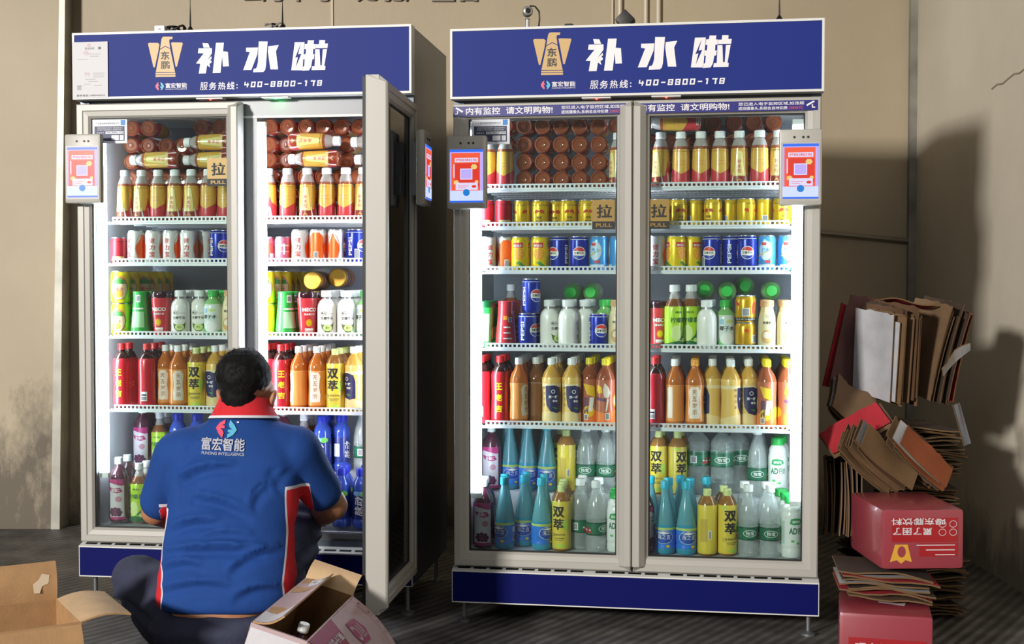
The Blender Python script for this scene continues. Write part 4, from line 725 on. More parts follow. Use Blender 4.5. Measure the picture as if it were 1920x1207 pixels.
def fridge(key, name, label, loc, yaw, shelves, open_right):
    root = bpy.data.objects.new(name, None); COL.objects.link(root)
    root.location = loc; root.rotation_euler = (0, 0, yaw)
    tag(root, label, 'fridge', 'glass-door drink fridges')
    def part(n, mb_or_me, parent=root, **k): return link(n, mb_or_me.build(n) if isinstance(mb_or_me, MB) else mb_or_me, parent, **k)
    m = MB()
    m.box(0, .05, .0, .035, .6825, 2.02, SIDE); m.box(FW - .035, .05, .0, FW, .6825, 2.02, SIDE)
    m.box(.035, .645, .03, FW - .035, .6825, 2.02, SIDE); m.box(.035, .05, 1.775, FW - .035, .645, 2.02, SIDE); m.box(.035, .05, .03, FW - .035, .645, .15, SIDE)
    part('cabinet_shell', m)
    m = MB()
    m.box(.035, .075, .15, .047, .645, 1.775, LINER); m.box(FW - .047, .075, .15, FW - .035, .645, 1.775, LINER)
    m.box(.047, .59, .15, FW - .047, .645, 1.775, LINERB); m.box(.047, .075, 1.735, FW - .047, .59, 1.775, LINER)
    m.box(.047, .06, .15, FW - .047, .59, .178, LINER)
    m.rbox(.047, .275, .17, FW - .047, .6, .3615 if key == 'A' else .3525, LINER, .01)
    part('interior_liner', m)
    m = MB()
    m.box(0, .058, .128, .05, .075, 1.775, FRAME2); m.box(FW - .05, .058, .128, FW, .075, 1.775, FRAME2)
    m.box(.05, .058, 1.712, FW - .05, .075, 1.775, FRAME2); m.box(.05, .058, .128, FW - .05, .072, .158, FRAME2); m.box(.05, .05, .158, FW - .05, .072, .178, FRAME2)
    m.box(.605, .058, .184, .682, .078, 1.712, FRAME2); m.box(.05, .056, 1.704, FW - .05, .062, 1.712, TRIM)
    part('front_frame', m)
    # sign box over the doors
    m = MB(); m.box(-.004, .004, 1.776, FW + .004, .052, 2.02, TRIM); m.box(-.004, -.004, 1.776, FW + .004, .004, 1.784, TRIM); m.box(-.004, -.004, 2.012, FW + .004, .004, 2.02, TRIM); m.box(-.004, -.004, 1.784, .004, .004, 2.012, TRIM); m.box(FW - .004, -.004, 1.784, FW + .004, .004, 2.012, TRIM)
    canopy = part('sign_box', m)
    m = MB(); m.box(.004, -.001, 1.784, FW - .004, .004, 2.012, BLUE); part('sign_panel', m, canopy)
    m = MB(); y = -.0016
    for s in GEN['G']['eagle']: decal_front(m, [tuple(p_) for p_ in s], GOLDS, y)
    bx = GEN['G']['boxes']
    decal_front(m, text_in('东', *bx['dong'], .03), DKS, y - .0006); decal_front(m, text_in('鹏', *bx['peng'], .012), DKS, y - .0006)
    ex, ez = (bx['emb'][0] + bx['emb'][2]) / 2, (bx['emb'][1] + bx['emb'][3]) / 2
    el = [(-.004, .015), (-.010, .012), (-.016, .003), (-.016, -.003), (-.009, -.012), (-.003, -.015), (-.004, -.006), (-.008, 0), (-.002, .001), (-.002, .005), (-.006, .006)]
    decal_front(m, [(ex + a, ez + c) for a, c in el], PINKL, y); decal_front(m, [(ex - a, ez - c) for a, c in el], CYANL, y)
    decal_front(m, text_in('富宏智能', *bx['fh'], .012), SW, y)
    decal_front(m, text_in('FUHONG INTELLIGENCE', bx['fh'][0], bx['fh'][1] - .0065, bx['fh'][2], bx['fh'][1] - .002), SW, y)
    part('sign_logo', m, canopy)
    m = MB()
    for s in GEN['G']['sign_white']: decal_front(m, [tuple(p_) for p_ in s], SW, y)
    for s in GEN['G']['sign_bolt']: decal_front(m, [tuple(p_) for p_ in s], BLUE, y - .0006)
    h_ = bx['hot']
    for i_, ch in enumerate('服务热线'): decal_front(m, text_in(ch, h_[0] + .034 * i_, h_[1] + .002, h_[0] + .034 * i_ + .029, h_[3] - .001, .014, .08), SW, y)
    for dz in (.006, .017): decal_front(m, R4(h_[2] - .008, h_[1] + dz, h_[2] - .004, h_[1] + dz + .004), SW, y)
    # blocky telephone digits, each drawn from strokes
    seg = {'4': [(0, .4, .24, 1), (0, .35, 1, .55), (.6, 0, .86, .8)], '0': [(0, 0, .28, 1), (.72, 0, 1, 1), (0, 0, 1, .22), (0, .78, 1, 1)], '8': [(0, 0, .28, 1), (.72, 0, 1, 1), (0, 0, 1, .2), (0, .8, 1, 1), (0, .41, 1, .59)], '-': [(.1, .38, .95, .6)], '1': [(.35, 0, .65, 1), (.15, .78, .5, 1)], '7': [(0, .78, 1, 1), (.55, 0, .85, .85)]}
    n0, n1, n2, n3 = bx['num']; st = (n2 - n0) / 12
    kk = 0
    for i, ch in enumerate('400-8800-178'):
        for a, c, d, e in seg[ch]:
            w = st * .70; sh = lambda u, v_: (n0 + i * st + u * w + v_ * .003, n1 + v_ * (n3 - n1))
            kk += 1; decal_front(m, [sh(a, c), sh(d, c), sh(d, e), sh(a, e)], SW, y - .0001 * (kk % 4))
    part('sign_lettering', m, canopy)
    # plinth
    m = MB(); m.box(0, 0, .004, FW, .05, .113, BLUE2); m.box(0, -.001, 0, FW, .05, .004, TRIM); m.box(-.001, -.001, .0, .0015, .02, .113, TRIM); m.box(FW - .0015, -.001, 0, FW + .001, .02, .113, TRIM)
    part('plinth_panel', m)
    m = MB(); prism_x(m, [(-.002, .110), (-.002, .115), (.05, .1285), (.056, .1285), (.056, .110)], -.001, FW + .001, TRIM)
    k = 0; x = .018
    while x < FW - .06:
        if k not in (8, 13):
            ang = math.atan2(.0135, .052); M_ = Matrix.Translation((x, .013, .1192)) @ Matrix.Rotation(ang, 4, 'X')
            m.box(0, 0, 0, .044, .012, .0012, BLK, M_)
        x += .0575 if k not in (7, 12) else .03; k += 1
    part('vent_strip', m)
    for x in (.03, FW - .03):
        for yy in (.07, .6):
            m = MB(); fz = -loc[2]; m.lathe([(.026, fz + .0005), (.026, fz + .008), (.012, fz + .014), (.008, fz + .016), (.008, .01)], mat('leg_steel', '#8a8c90', .4, .7), 14)
            part('leg', m, loc=(x, yy, 0))
    for z in shelves: part('shelf', SHELF, loc=(0, 0, z))
    for x0, x1, y0 in ((.060, .096, .045), (FW - .096, FW - .060, .045), (.683, .713, .058) if key == 'A' else (.626, .66, .0785)):  # the right fridge's centre strip is unseen, added to even its interior light
        th = .004 if y0 > .07 else .018
        m = MB(); m.rbox(x0, y0, .384, x1, y0 + th, 1.672, LED, th / 3); t_ = part('light_strip', m)
        m = MB(); m.box(x0, y0, 1.672, x1, y0 + th, 1.69, W_); m.box(x0, y0, .366, x1, y0 + th, .384, W_); part('end_cap', m, t_)
    # status lights under the sign box
    for nm, x, c in (('A', .5187, '#ff2a1e'), ('A', .766, '#2aff5a')) if key == 'A' else (('B', .508, '#ff2a1e'), ('B', .748, '#ff2a1e')):
        m = MB(); m.lathe([(0, 1.7665), (.003, 1.768), (.0042, 1.772), (.0042, 1.777)], mat('status_' + c[1:], c, .3, emis=25.0), 12)
        part('status_light', m, loc=(x, .02, 0))
        if c == '#2aff5a':
            ld = bpy.data.lights.new('green_status_lamp', 'POINT'); ld.energy = .035; ld.color = (.1, 1, .25); ld.shadow_soft_size = .003
            lo = bpy.data.objects.new('green_status_lamp', ld); COL.objects.link(lo); lo.parent = root; lo.location = (x, .028, 1.760)
        m = MB(); m.box(x - .05, .006, 1.770, x + .05, .05, 1.777, TRIM); part('sensor_cover', m)
    # doors
    for side in ('L', 'R'):
        opened = open_right and side == 'R'
        d = bpy.data.objects.new('door', None); COL.objects.link(d); d.parent = root
        if side == 'L': d.location = (.006, 0, DZ)
        else: d.location = (.640, 0, DZ)
        hinge = Matrix.Identity(4)
        if opened:
            piv = Vector((DW, .02, 0))
            base = Matrix.Translation((.640, 0, DZ - .084))
            sc = Matrix.Diagonal((1.03, 1, 1.04, 1))
            dmat = base @ Matrix.Translation(piv) @ Matrix.Rotation(math.radians(91.5), 4, 'Z') @ Matrix.Rotation(math.radians(1.0), 4, 'Y') @ Matrix.Translation(-piv * 1.03) @ sc
            d.matrix_basis = dmat
        def sub(n, me, **k): return link(n, me, d, **k)
        sub('door_frame', DF); sub('gasket', GK); sub('glass_seal', GB); sub('glass_pane', PANE); sub('pull_grip', GRIP['R' if side == 'L' else 'L'])
        if key == 'B':
            sub('banner', BANNER[side], loc=(0.0 if side == 'L' else .003, -.0012, DH - .045))
            sub('pull_sign', PULL, loc=(.4875 if side == 'L' else .0415, .0205, 1.188))
            if side == 'L': sub('notice_sticker', NOTICE, loc=(.0625, .0195, 1.488))
        elif side == 'L':
            sub('pull_sign', PULL, loc=(.498, .0205, 1.322)); sub('notice_sticker', NOTICE, loc=(.055, .0195, 1.484))
        t = bpy.data.objects.new('payment_terminal', None); COL.objects.link(t); t.parent = root
        if opened:
            t.matrix_basis = dmat @ Matrix.Translation((DW - .075, 0, 1.53 - DZ))
        else: t.location = ((.0545 if key == 'A' else .0635), 0, 1.517) if side == 'L' else (1.197, 0, 1.519)
        link('terminal_housing', TERM[0], t); link('display_screen', TERM[1], t)
    return root
FA_LOC, FA_YAW = (-1.6211, 4.8885, .117), -.1377
FB_LOC, FB_YAW = (-.2123, 4.6307, .0834), -.1584
ZA = [1.330, 1.174, .900, .622]; ZB = [1.468, 1.333, 1.176, .902, .624]
RA = fridge('A', 'vending_fridge', 'left glass-door drink fridge with its right door swung open', FA_LOC, FA_YAW, ZA, True)
RBX = fridge('B', 'vending_fridge', 'right glass-door drink fridge with both doors shut', FB_LOC, FB_YAW, ZB, False)
MF = {'A': Matrix.Translation(FA_LOC) @ Matrix.Rotation(FA_YAW, 4, 'Z'), 'B': Matrix.Translation(FB_LOC) @ Matrix.Rotation(FB_YAW, 4, 'Z')}
def on_fridge(key, name, mbs, label, cat, loc, rotz=0):
    e = bpy.data.objects.new(name, None); COL.objects.link(e)
    e.matrix_world = MF[key] @ Matrix.Translation((loc[0], loc[1], loc[2] + .0006)) @ Matrix.Rotation(rotz, 4, 'Z')
    tag(e, label, cat)
    for n, m_ in mbs: link(n, m_.build(n), e)
    return e
# paper notice taped to the left end of the left fridge's sign
m = MB(); PAP = mat('paper_white', '#d5d3d6', .6); INK = mat('paper_ink', '#77757a', .7); RI = mat('paper_red', '#d49aa0', .7)
m.box(0, -.0006, 0, .138, .0006, .206, PAP); y = -.001
decal_front(m, RING(.066, .193, .006, .006, .002), RI, y); decal_front(m, text_in('营业执照', .05, .178, .086, .186), INK, y); decal_front(m, R4(.102, .178, .112, .187), INK, y)
for cx, cz in ((.054, .166), (.058, .088)): decal_front(m, RING(cx, cz, .010, .008, .001), RI, y); decal_front(m, text_in('专用章', cx - .007, cz - .002, cx + .007, cz + .002), RI, y)
for i, (x0, x1, z) in enumerate([(.02, .06, .141), (.06, .11, .160), (.07, .105, .152), (.08, .125, .09), (.08, .125, .083), (.08, .125, .076), (.05, .09, .068), (.06, .1, .06), (.045, .07, .05), (.02, .04, .045), (.085, .115, .045)]): decal_front(m, R4(x0, z, x1, z + .0022), mat('paper_grey', '#b5b3b8', .7), y)
decal_front(m, R4(.018, .03, .034, .046), mat('paper_grey', '#b5b3b8', .7), y)
decal_front(m, text_in('联系电话:15889443554', .016, .006, .125, .0135, .015), DKS, y)
o = link('paper_notice', m.build('paper_notice')); o.matrix_world = MF['A'] @ Matrix.Translation((-.003, -.0052, 1.780)); tag(o, 'white printed paper notice taped over the left end of blue sign', 'notice')

# things on top of the fridges
def antenna(key, x, h, label):
    a = MB(); a.lathe([(0, 0), (.014, 0), (.014, .004), (.009, .012), (.004, .02), (0, .022)], BLK, 16)
    b_ = MB(); b_.lathe([(.0035, .02), (.0028, .05), (.0012, .1), (.0012, h), (0, h)], BLK, 8)
    on_fridge(key, 'antenna', [('base', a), ('whip', b_)], label, 'antenna', (x, .04, 2.02))
antenna('A', .436, .19, 'whip antenna beside the thick black cable coil on left fridge')
antenna('A', .787, .20, 'whip antenna beside the loose grey cable on left fridge')
antenna('B', 1.128, .16, 'whip antenna near the right end of right fridge')
def coil(key, x, m_, label, n, r, wd):
    a = MB(); pts = []
    for i in range(n * 14):
        t = 2 * PI * i / 14
        pts.append((math.sin(t) * wd * (1 + .1 * math.sin(i * .7)), .012 * math.sin(t * .5 + i * .2), .016 + .010 * math.sin(2 * t) + .003 * math.sin(i * 1.3) + .002))
    a.tube(pts, r, m_, 6)
    b_ = MB(); b_.tube([(-.006, -.014, .008), (-.006, -.014, .024), (.004, .014, .026), (.004, .014, .006)], r * 1.3, BLK, 6)
    on_fridge(key, 'cable_coil', [('cable', a), ('tie', b_)], label, 'cable', (x, .06, 2.02))
coil('A', .374, BLK, 'tied black cable coil beside the white adapter on left fridge', 5, .0032, .03)
coil('A', .752, mat('grey_cable', '#8f8c86', .5), 'loose grey cable loop beside the second antenna on left fridge', 3, .003, .032)
a = MB(); a.rbox(-.02, -.015, 0, .02, .015, .027, W_, .004); b_ = MB(); b_.box(-.004, -.017, .01, .004, -.014, .016, mat('grey_port', '#9a9a9a', .5))
on_fridge('A', 'power_adapter', [('housing', a), ('port', b_)], 'small white adapter on top of the left fridge', 'adapter', (.318, .05, 2.02))
a = MB(); a.lathe([(.02, 0), (.02, .004), (.008, .006), (.007, .034), (.01, .036)], STEEL, 14)
b_ = MB(); M_ = Matrix.Translation((0, 0, .062)) @ Matrix.Rotation(.25, 4, 'Z') @ Matrix.Rotation(PI / 2, 4, 'X')
b_.lathe([(0, -.02), (.014, -.02), (.018, -.012), (.019, .008), (.015, .018), (.010, .02), (.009, .017), (0, .017)], mat('webcam_silver', '#a9a7a0', .3, .5), 18, M=M_)
c_ = MB(); c_.tube([(.0, .015, .07), (.008, .02, .086), (.024, .02, .084), (.038, .02, .066), (.04, .02, .04), (.036, .02, .0)], .003, BLK, 8)
d_ = MB(); d_.lathe([(.008, .017), (.008, .0215), (0, .0215)], BLK, 14, M=M_)
on_fridge('B', 'webcam', [('stand', a), ('head', b_), ('cable', c_), ('lens', d_)], 'silver webcam on a stand on top of right fridge', 'camera', (.262, .05, 2.02))
a = MB(); M_ = Matrix.Translation((0, 0, .0225)) @ Matrix.Rotation(PI / 4, 4, 'Y'); a.rbox(-.025, -.03, -.025, .025, .03, .025, mat('black_box', '#1d1714', .5), .004, M_)
b_ = MB(); b_.box(-.03, -.033, -.012, .03, .033, 0.003, BLK)
on_fridge('B', 'speaker_box', [('housing', a), ('cradle', b_)], 'small black box standing on its corner on right fridge', 'box', (.600, .12, 2.032))
a = MB(); a.tube([(-.02, 0, .004), (-.01, 0, .013), (.01, 0, .013), (.02, 0, .004)], .004, BLK, 8)
o = link('cable_loop', a.build('cable_loop')); o.matrix_world = MF['B'] @ Matrix.Translation((.408, .05, 2.02)); tag(o, 'short black cable hump on top of right fridge', 'cable')

# ------------------------------------------------------------------ the drinks on the shelves
ORD = ['', 'first', 'second', 'third', 'fourth', 'fifth', 'sixth', 'seventh', 'eighth', 'ninth', 'tenth', 'eleventh', 'twelfth']
DOORS = {('A', 'L'): "left fridge's closed door", ('A', 'R'): "left fridge's open doorway", ('B', 'L'): "right fridge's left door", ('B', 'R'): "right fridge's right door"}
SHN = {'A': ['top shelf', 'second shelf', 'third shelf', 'fourth shelf', 'bottom'], 'B': ['top shelf', 'second shelf', 'third shelf', 'fourth shelf', 'fifth shelf', 'bottom']}
def short(s):
    for w in (' with ', ' standing '): s = s.split(w)[0]
    return s
PLUR = {'can': 'cans', 'bottle': 'bottles', 'cup': 'cups'}
standing = {}
for F, s, door, z, items in GEN['rows']:
    its = sorted(items, key=lambda i: i[1])
    step = (F == 'A' and s == 4 or F == 'B' and s == 5) and z > .3
    floor_ = s == len(SHN[F]) - 1 and not step
    second = all(i[2] >= .19 for i in its) and not step
    for ci, (k, x, y0, rot, n, dz) in enumerate(its):
        info = KIND[k]
        for j in range(n):
            y = max(y0, info['r'] + (.062 if floor_ else .0905)) + j * (2 * info['r'] + .003)
            if y + info['r'] > (.272 if floor_ else .585): break
            where = SHN[F][s]
            if step: where = 'rear step'
            if second: where = 'second row, ' + where
            elif dz > 0: where = 'stacked, ' + where
            if j == 0: lab = '%s, %s from left, %s, %s' % (info['look'], ORD[ci + 1], where, DOORS[(F, door)])
            else: lab = '%s, %s back in %s column, %s, %s' % (short(info['look']), ORD[j + 1], ORD[ci + 1], where, DOORS[(F, door)])
            grp = '%s %s on the %s of the %s fridge' % (info['look'].split()[0], PLUR[info['cat']], SHN[F][s] if not step else 'rear step', 'left' if F == 'A' else 'right')
            lim = (info['r'] + (.062 if floor_ else .278 if step else .0905), (.272 if floor_ else .586) - info['r'])
            standing.setdefault((F, round(z + dz, 4)), []).append([x, y, info['r'] + .0019, lim, k, rot if j == 0 else rot + random.choice((0, 180, 30, -40)), lab, grp, (F, s, door, k, j, dz > 0)])
for (F, z), L_ in standing.items():
    # drinks that would touch are eased apart on their shelf
    for it in range(160):
        for a in range(len(L_)):
            for b_ in range(a + 1, len(L_)):
                A_, B_ = L_[a], L_[b_]; dx, dy = B_[0] - A_[0], B_[1] - A_[1]; need = A_[2] + B_[2]
                d2 = dx * dx + dy * dy
                if d2 < need * need:
                    d_ = math.sqrt(d2) or 1e-4; push = (need - d_) * .52
                    ux, uy = dx / d_, dy / d_
                    if abs(uy) < .25: uy = .25 if (a + b_) % 2 else -.25
                    A_[0] -= ux * push; B_[0] += ux * push; A_[1] -= uy * push; B_[1] += uy * push
        for q_ in L_:
            q_[1] = min(max(q_[1], q_[3][0]), q_[3][1]); q_[0] = min(max(q_[0], .0485 + q_[2]), FW - .0485 - q_[2])
under = {}
for (F, z), L_ in standing.items():
    for x, y, r, lim, k, rot, lab, grp, key in L_:
        if k in ('yellowcan', 'tallgold'):
            if key[-1]: x, y = under.get(key[:-1], (x, y))
            else: under[key[:-1]] = (x, y)
        place(k, MF[F], (x, y, z), Matrix.Rotation(math.radians(rot), 4, 'Z'), lab, grp)
# bottles lying down: bases, caps or flanks to the front
def lay(F, k, x, y, z, mode, lab, grp):
    if F == 'B' and mode == 'capL': z += .008
    if F == 'A' and mode in ('capL', 'capR'): z += .006
    if mode == 'base': z = min(z, 1.6985)
    if mode == 'base': z += -.005 if F == 'A' and z > 1.6 else .002
    h = KIND[k]['h']
    if mode == 'base': M_ = Matrix.Rotation(-PI / 2, 4, 'X'); pos = (x, y, z)
    elif mode == 'cap': M_ = Matrix.Rotation(PI / 2, 4, 'X'); pos = (x, y + h, z)
    elif mode == 'capL': M_ = Matrix.Rotation(PI / 2, 4, 'X') @ Matrix.Rotation(-PI / 2, 4, 'Y'); M_ = Matrix.Rotation(-PI / 2, 4, 'Y'); pos = (x + h / 2, y, z)
    else: M_ = Matrix.Rotation(PI / 2, 4, 'Y'); pos = (x - h / 2, y, z)
    spin = {'base': random.uniform(0, 6), 'cap': 0, 'capL': 0, 'capR': 0}[mode]
    if mode == 'capL' and k == 'dong' and F == 'B': spin = PI
    place(k, MF[F], pos, M_ @ Matrix.Rotation(spin, 4, 'Z'), lab, grp)
groups = {}
for r in GEN['lying']: groups.setdefault((r[0], r[1], r[2], r[3], r[7]), []).append(r)
for (F, s, door, k, mode), rs in groups.items():
    levels = []
    for r in sorted(rs, key=lambda r: -r[6]):
        for L_ in levels:
            if abs(L_[0][6] - r[6]) < .02: L_.append(r); break
        else: levels.append([r])
    for li, L_ in enumerate(levels):
        for ci, r in enumerate(sorted(L_, key=lambda r: r[4])):
            how = {'base': 'lying base outward', 'cap': 'lying cap outward', 'capL': 'lying cap to left', 'capR': 'lying cap to right'}[mode]
            look = 'amber sports bottle' if k == 'dong' else KIND[k]['look'].split(' with')[0]
            lab = '%s %s, %s in %s layer, %s' % (look, how, ORD[ci + 1], ORD[li + 1], DOORS[(F, door)])
            lay(F, k, r[4], r[5], r[6], mode, lab, '%s %s in the %s fridge' % (KIND[k]['look'], how, 'left' if F == 'A' else 'right'))
# the lower layers the lying bottles rest on, seen between the front bottles
for F, door, xs, zlist in (('A', 'L', [.121 + .068 * i for i in range(8)], [1.365, 1.431, 1.497, 1.563]), ('A', 'R', [.677 + .0685 * i for i in range(7)], [1.365, 1.431, 1.497]), ('B', 'R', [.689 + .0705 * i for i in range(7)], [1.503, 1.568])):
    for li, zz in enumerate(reversed(zlist)):
        for ci, x in enumerate(xs):
            lay(F, 'dong', x, .215, zz, 'base', 'amber bottle base behind standing row, %s in %s layer up, %s' % (ORD[ci + 1], ORD[len(zlist) - li], DOORS[(F, door)]), 'amber bottles lying behind the standing row, %s fridge' % ('left' if F == 'A' else 'right'))

# ------------------------------------------------------------------ the person crouching at the left fridge
def orient(d):
    return Vector(d).to_track_quat('Z', 'Y').to_matrix().to_4x4()
def capsule(bm, p0, r0, p1, r1, n=20):
    p0, p1 = Vector(p0), Vector(p1); L_ = (p1 - p0).length
    M_ = Matrix.Translation(p0) @ orient(p1 - p0)
    prof = [(0, -r0)] + [(r0 * math.cos(a), r0 * math.sin(a)) for a in (-1.1, -.7, -.35, 0)] + [(r1 * math.cos(a), L_ + r1 * math.sin(a)) for a in (0, .35, .7, 1.1)] + [(0, L_ + r1)]
    vs = []; rings = []
    for r, z in prof:
        if r == 0: rings.append([bm.verts.new(M_ @ Vector((0, 0, z)))])
        else: rings.append([bm.verts.new(M_ @ Vector((r * math.sin(2 * PI * j / n), -r * math.cos(2 * PI * j / n), z))) for j in range(n)])
    for a, b_ in zip(rings, rings[1:]):
        for j in range(n):
            k = (j + 1) % n
            if len(a) == 1: bm.faces.new((a[0], b_[k], b_[j]))
            elif len(b_) == 1: bm.faces.new((a[j], a[k], b_[0]))
            else: bm.faces.new((a[j], a[k], b_[k], b_[j]))
def ellipsoid(bm, c, r, rot=(0, 0, 0)):
    from mathutils import Euler
    M_ = Matrix.Translation(c) @ Euler(rot).to_matrix().to_4x4() @ Matrix.Diagonal((r[0], r[1], r[2], 1))
    bmesh.ops.create_uvsphere(bm, u_segments=24, v_segments=16, radius=1, matrix=M_)
def loft(bm, secs, n=28, pw=2.4):
    """closed body through oval sections: (centre, half width, half depth)"""
    rings = []
    for c, a, b_ in secs:
        ring = []
        for j in range(n):
            t = 2 * PI * j / n; cs, sn = math.cos(t), math.sin(t)
            ring.append(bm.verts.new((c[0] + a * math.copysign(abs(cs) ** (2 / pw), cs), c[1] + b_ * math.copysign(abs(sn) ** (2 / pw), sn), c[2])))
        rings.append(ring)
    for A_, B_ in zip(rings, rings[1:]):
        for j in range(n): bm.faces.new((A_[j], A_[(j + 1) % n], B_[(j + 1) % n], B_[j]))
    bm.faces.new(list(reversed(rings[0]))); bm.faces.new(rings[-1])
def fuse(bm, voxel, smooth):
    """merges overlapping closed shapes into one continuous skin"""
    me = bpy.data.meshes.new('skin'); bm.to_mesh(me); bm.free()
    o = bpy.data.objects.new('skin', me); COL.objects.link(o)
    md = o.modifiers.new('fuse', 'REMESH'); md.mode = 'VOXEL'; md.voxel_size = voxel
    sm = o.modifiers.new('soft', 'SMOOTH'); sm.iterations = smooth; sm.factor = .5
    dg = bpy.context.evaluated_depsgraph_get()
    out = bpy.data.meshes.new_from_object(o.evaluated_get(dg))
    bpy.data.objects.remove(o); bpy.data.meshes.remove(me)
    out.polygons.foreach_set('use_smooth', [True] * len(out.polygons))
    return out
SKIN = mat('skin', '#b07a58', .5, noise_amt=.08, noise_scale=18)
CLOTH = mat('blue_shirt_cloth', '#0d4a9c', .85, noise_amt=.06, noise_scale=9, bump=.22, bump_scale=500)
CRED = mat('red_shirt_cloth', '#d2202c', .8, bump=.2, bump_scale=500)
PIPING = mat('white_piping', '#dcdce4', .7)
NAVYC = mat('navy_trousers_cloth', '#34384e', .85, noise_amt=.18, noise_scale=7, bump=.3, bump_scale=300)
HAIR = mat('black_hair', '#0c0a09', .7, spec=.25)
SHOE = mat('black_shoe', '#17171a', .6)
SHIRTM = mat('polo_cloth', '#0b3f88', .85, noise_amt=.06, noise_scale=9, bump=.22, bump_scale=500)
nt = SHIRTM.node_tree
at_ = nt.nodes.new('ShaderNodeAttribute'); at_.attribute_name = 'panel'
src = nt.nodes['Principled BSDF'].inputs['Base Color'].links[0].from_socket
for lim, c in ((-.0035, '#dcdce4'), (.0015, '#d2202c')):
    gt = nt.nodes.new('ShaderNodeMath'); gt.operation = 'GREATER_THAN'; gt.inputs[1].default_value = lim
    mx = nt.nodes.new('ShaderNodeMix'); mx.data_type = 'RGBA'; mx.inputs['B'].default_value = rgb(c)
    nt.links.new(at_.outputs['Fac'], gt.inputs[0]); nt.links.new(gt.outputs[0], mx.inputs['Factor']); nt.links.new(src, mx.inputs['A'])
    src = mx.outputs['Result']
nt.links.new(src, nt.nodes['Principled BSDF'].inputs['Base Color'])
person = bpy.data.objects.new('person', None); COL.objects.link(person)
person.location = (-.9, 4.15, 0)
tag(person, 'person in a blue polo shirt crouching at the open fridge, back turned', 'person')
PINV = Matrix.Translation((.9, -4.15, 0))
def worn(name, me, parent=person):
    me.name = name; me.transform(PINV); return link(name, me, parent)
def hand(bm, wrist, aim, side, down):
    """palm and five bent fingers from the wrist towards aim"""
    w = Vector(wrist); f = Vector(aim).normalized(); dn = Vector(down).normalized(); s_ = f.cross(dn).normalized() * side
    palm = w + f * .05
    capsule(bm, w, .026, palm + f * .02, .030)
    capsule(bm, w + s_ * .012, .022, palm + f * .03 + s_ * .022, .020); capsule(bm, w - s_ * .012, .022, palm + f * .03 - s_ * .022, .018)
    for i, (off, ln, r) in enumerate(((.030, .036, .0085), (.011, .041, .009), (-.009, .038, .0088), (-.028, .030, .008))):
        a = palm + f * .035 + s_ * off
        b_ = a + f * ln + dn * .012; c_ = b_ + f * ln * .45 + dn * ln * .6; d_ = c_ + dn * ln * .55 - f * .004
        capsule(bm, a, r * 1.1, b_, r, 10); capsule(bm, b_, r, c_, r * .92, 10); capsule(bm, c_, r * .92, d_, r * .8, 10)
    a = w + f * .025 + s_ * .026; b_ = a + s_ * .022 + f * .025 + dn * .012; c_ = b_ + f * .028 + dn * .014 - s_ * .004
    capsule(bm, a, .012, b_, .011, 10); capsule(bm, b_, .011, c_, .009, 10)
HD = Vector((-.862, 4.235, .888))
bm = bmesh.new()
# torso under the clothes
loft(bm, [((-.935, 4.13, .10), .15, .12), ((-.92, 4.12, .20), .165, .115), ((-.905, 4.15, .36), .15, .085), ((-.893, 4.195, .55), .16, .08), ((-.882, 4.22, .68), .165, .07), ((-.872, 4.23, .745), .12, .07), ((-.868, 4.23, .79), .065, .06)])
capsule(bm, (-.870, 4.225, .74), .062, (-.862, 4.235, .86), .060)
# head: skull, face, jaw, nose, ears; it looks down and a little to the right
ellipsoid(bm, HD + Vector((0, -.005, .022)), (.080, .098, .090)); ellipsoid(bm, HD + Vector((.022, .040, -.036)), (.068, .062, .080), (.2, 0, 0))
ellipsoid(bm, HD + Vector((.030, .062, -.086)), (.044, .040, .034)); ellipsoid(bm, HD + Vector((.020, .112, -.022)), (.013, .017, .022))
for sx in (-.028, .062): ellipsoid(bm, HD + Vector((sx - .002, .088, .012)), (.014, .012, .011))
ellipsoid(bm, HD + Vector((.018, .096, -.058)), (.022, .010, .009))
for sx, ox in ((1, .091), (-1, -.084)):
    c = HD + Vector((ox, -.006 if sx > 0 else .012, -.040)); ellipsoid(bm, c, (.010, .021, .030), (0, .3 * sx, 0)); ellipsoid(bm, c + Vector((-.004 * sx, .004, -.026)), (.008, .012, .012))
# arms
shR, elR, wrR = Vector((-.700, 4.22, .675)), Vector((-.592, 4.34, .478)), Vector((-.700, 4.555, .390))
shL, elL, wrL = Vector((-1.075, 4.22, .66)), Vector((-1.168, 4.28, .470)), Vector((-1.10, 4.50, .395))
for s_, e_, w_ in ((shR, elR, wrR), (shL, elL, wrL)):
    capsule(bm, s_, .062, e_, .047); capsule(bm, e_, .046, e_.lerp(w_, .35), .046); capsule(bm, e_.lerp(w_, .35), .046, w_, .028)
hand(bm, wrR, (-.15, 1, -.12), -1, (0, .15, -1)); hand(bm, wrL, (.35, 1, -.1), 1, (0, .15, -1))
# legs inside the trousers
hipR, knR, anR = Vector((-.82, 4.16, .16)), Vector((-.725, 4.47, .40)), Vector((-.735, 4.40, .09))
hipL, knL, anL = Vector((-1.05, 4.16, .17)), Vector((-1.245, 4.34, .225)), Vector((-1.10, 4.16, .08))
for h_, k_, a_ in ((hipR, knR, anR), (hipL, knL, anL)):
    capsule(bm, h_, .075, k_, .05); capsule(bm, k_, .048, a_, .034)
body = fuse(bm, .0065, 3); body.materials.append(SKIN)
worn('body', body)
